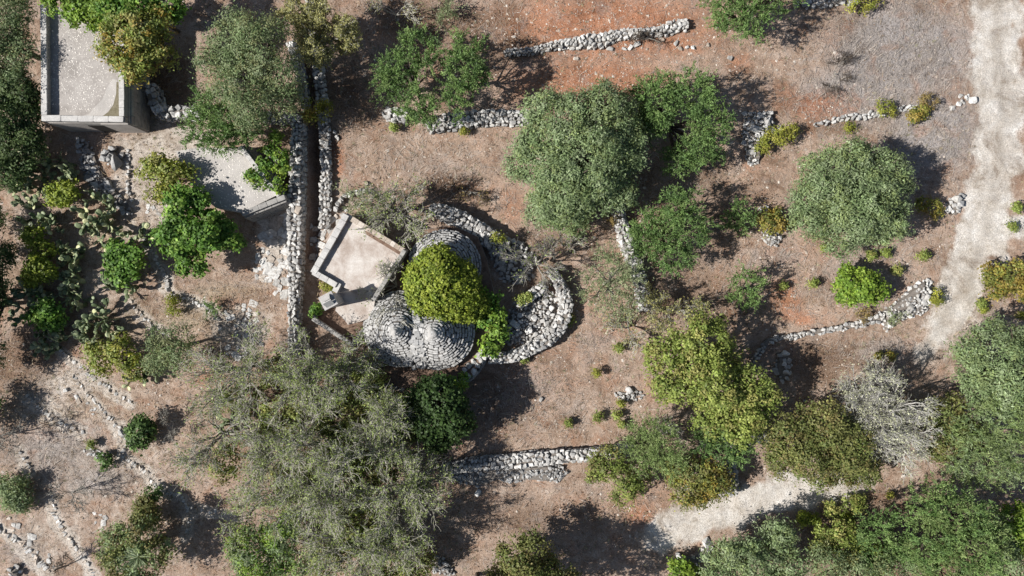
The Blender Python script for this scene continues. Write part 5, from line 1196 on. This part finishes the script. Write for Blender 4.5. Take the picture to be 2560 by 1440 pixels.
# ------------------------------------------------------------ prickly pears
def pad_mesh(seed):
    r = random.Random(seed); V, F = [], []; n = 10
    out = [(.5 + .5 * math.sin(2 * math.pi * i / n - math.pi / 2), math.cos(2 * math.pi * i / n - math.pi / 2)) for i in range(n)]
    ring = [(x * (.30 + .10 * h_) * r.uniform(.93, 1.07), h_) for h_, x in out]
    V = [(x, -.02, h_) for x, h_ in ring] + [(x, .02, h_) for x, h_ in ring] + [(x * .6, -.065, .5 + (h_ - .5) * .62) for x, h_ in ring] + [(x * .6, .065, .5 + (h_ - .5) * .62) for x, h_ in ring]
    for i in range(n):
        j = (i + 1) % n
        F += [[i, n + i, n + j, j], [2 * n + i, i, j, 2 * n + j], [n + i, 3 * n + i, 3 * n + j, n + j]]
    F += [[2 * n + i for i in range(n)], [3 * n + i for i in range(n)][::-1]]
    me = mesh_py('pad', V, F, M['pad'])
    bm = bmesh.new(); bm.from_mesh(me); bmesh.ops.recalc_face_normals(bm, faces=bm.faces); bm.to_mesh(me); bm.free()
    for p in me.polygons: p.use_smooth = True
    return me
PADS = [pad_mesh(i) for i in range(5)]
def cactus(px, py, rpx, npads, label, seed):
    r = random.Random(seed); c = P(px, py, .5); R_ = rpx * U * 1.15
    t = empty('prickly_pear', (c.x, c.y, gz(c.x, c.y)), label, 'cactus', 'prickly pears'); g0 = t.location.z
    live = []; cnt = 0
    def addpad(base, dirv, az, s):
        nonlocal cnt
        o = bpy.data.objects.new('pad', r.choice(PADS)); C.objects.link(o); o.parent = t
        z = Vector(dirv).normalized(); x = Vector((math.cos(az), math.sin(az), 0)); x = (x - z * x.dot(z)).normalized(); y = z.cross(x)
        o.matrix_local = Matrix.Translation(Vector(base) - t.location) @ Matrix((x, y, z)).transposed().to_4x4() @ Matrix.Diagonal((s * 1.05, s, s, 1))
        cnt += 1; live.append((Vector(base) + z * s * .93, z, x, az, s, o))
    for k in range(max(3, npads // 9)):
        a = r.uniform(0, 6.28); q = R_ * math.sqrt(r.random()) * .75; b = (c.x + q * math.cos(a), c.y + q * math.sin(a), g0 - .03)
        addpad(b, (r.gauss(0, .4), r.gauss(0, .4), 1), r.uniform(0, 3.14), r.uniform(.36, .46))
    i = 0
    while cnt < npads and i < len(live):
        tip, z, x, az, s, o = live[i]; i += 1
        for k in range(r.choice((1, 2, 2, 3))):
            if cnt >= npads: break
            f = r.uniform(-.7, .7); st = tip + x * (.33 * s * f) - z * s * .12 * abs(f)
            dv = (z * .7 + x * f * .9 + Vector((r.gauss(0, .45), r.gauss(0, .45), r.uniform(-.15, .25))))
            if st.z > 1.7: dv.z = -.2
            if st.z < g0 + .15: dv.z = abs(dv.z) + .3
            addpad(st, dv, az + r.gauss(0, .8), s * r.uniform(.78, .98) if s > .27 else .3 * r.uniform(.85, 1.1))
    return t
for i, (px, py, q, n, lab) in enumerate([
    (70, 440, 50, 46, 'prickly pear under the dark tree at the left border'), (150, 430, 40, 34, 'prickly pear beside the dark rubble bank'), (235, 545, 55, 60, 'largest prickly pear, below the yellow green domed bush'),
    (70, 515, 40, 26, 'prickly pear left of the yellow green domed bush'), (165, 655, 42, 40, 'prickly pear between the two rows of bushes'), (330, 610, 40, 26, 'prickly pear around the round deep green bush'),
    (85, 750, 45, 50, 'prickly pear below the lower yellow green bush'), (115, 830, 50, 52, 'lowest prickly pear on the left slope'), (185, 740, 40, 36, 'prickly pear in the middle of the slope'),
    (250, 810, 46, 44, 'prickly pear with pale yellow pads'), (310, 710, 34, 26, 'prickly pear below the round deep green bush'), (210, 850, 32, 24, 'small prickly pear at the lower end of the group'),
    (345, 935, 24, 18, 'little prickly pear below the spurge dome'), (120, 560, 34, 22, 'withered prickly pear above the bushes'), (575, 1050, 22, 16, 'prickly pear half hidden under the twiggy trees')]):
    cactus(px, py, q, int(n * 2.3), lab, 300 + i)
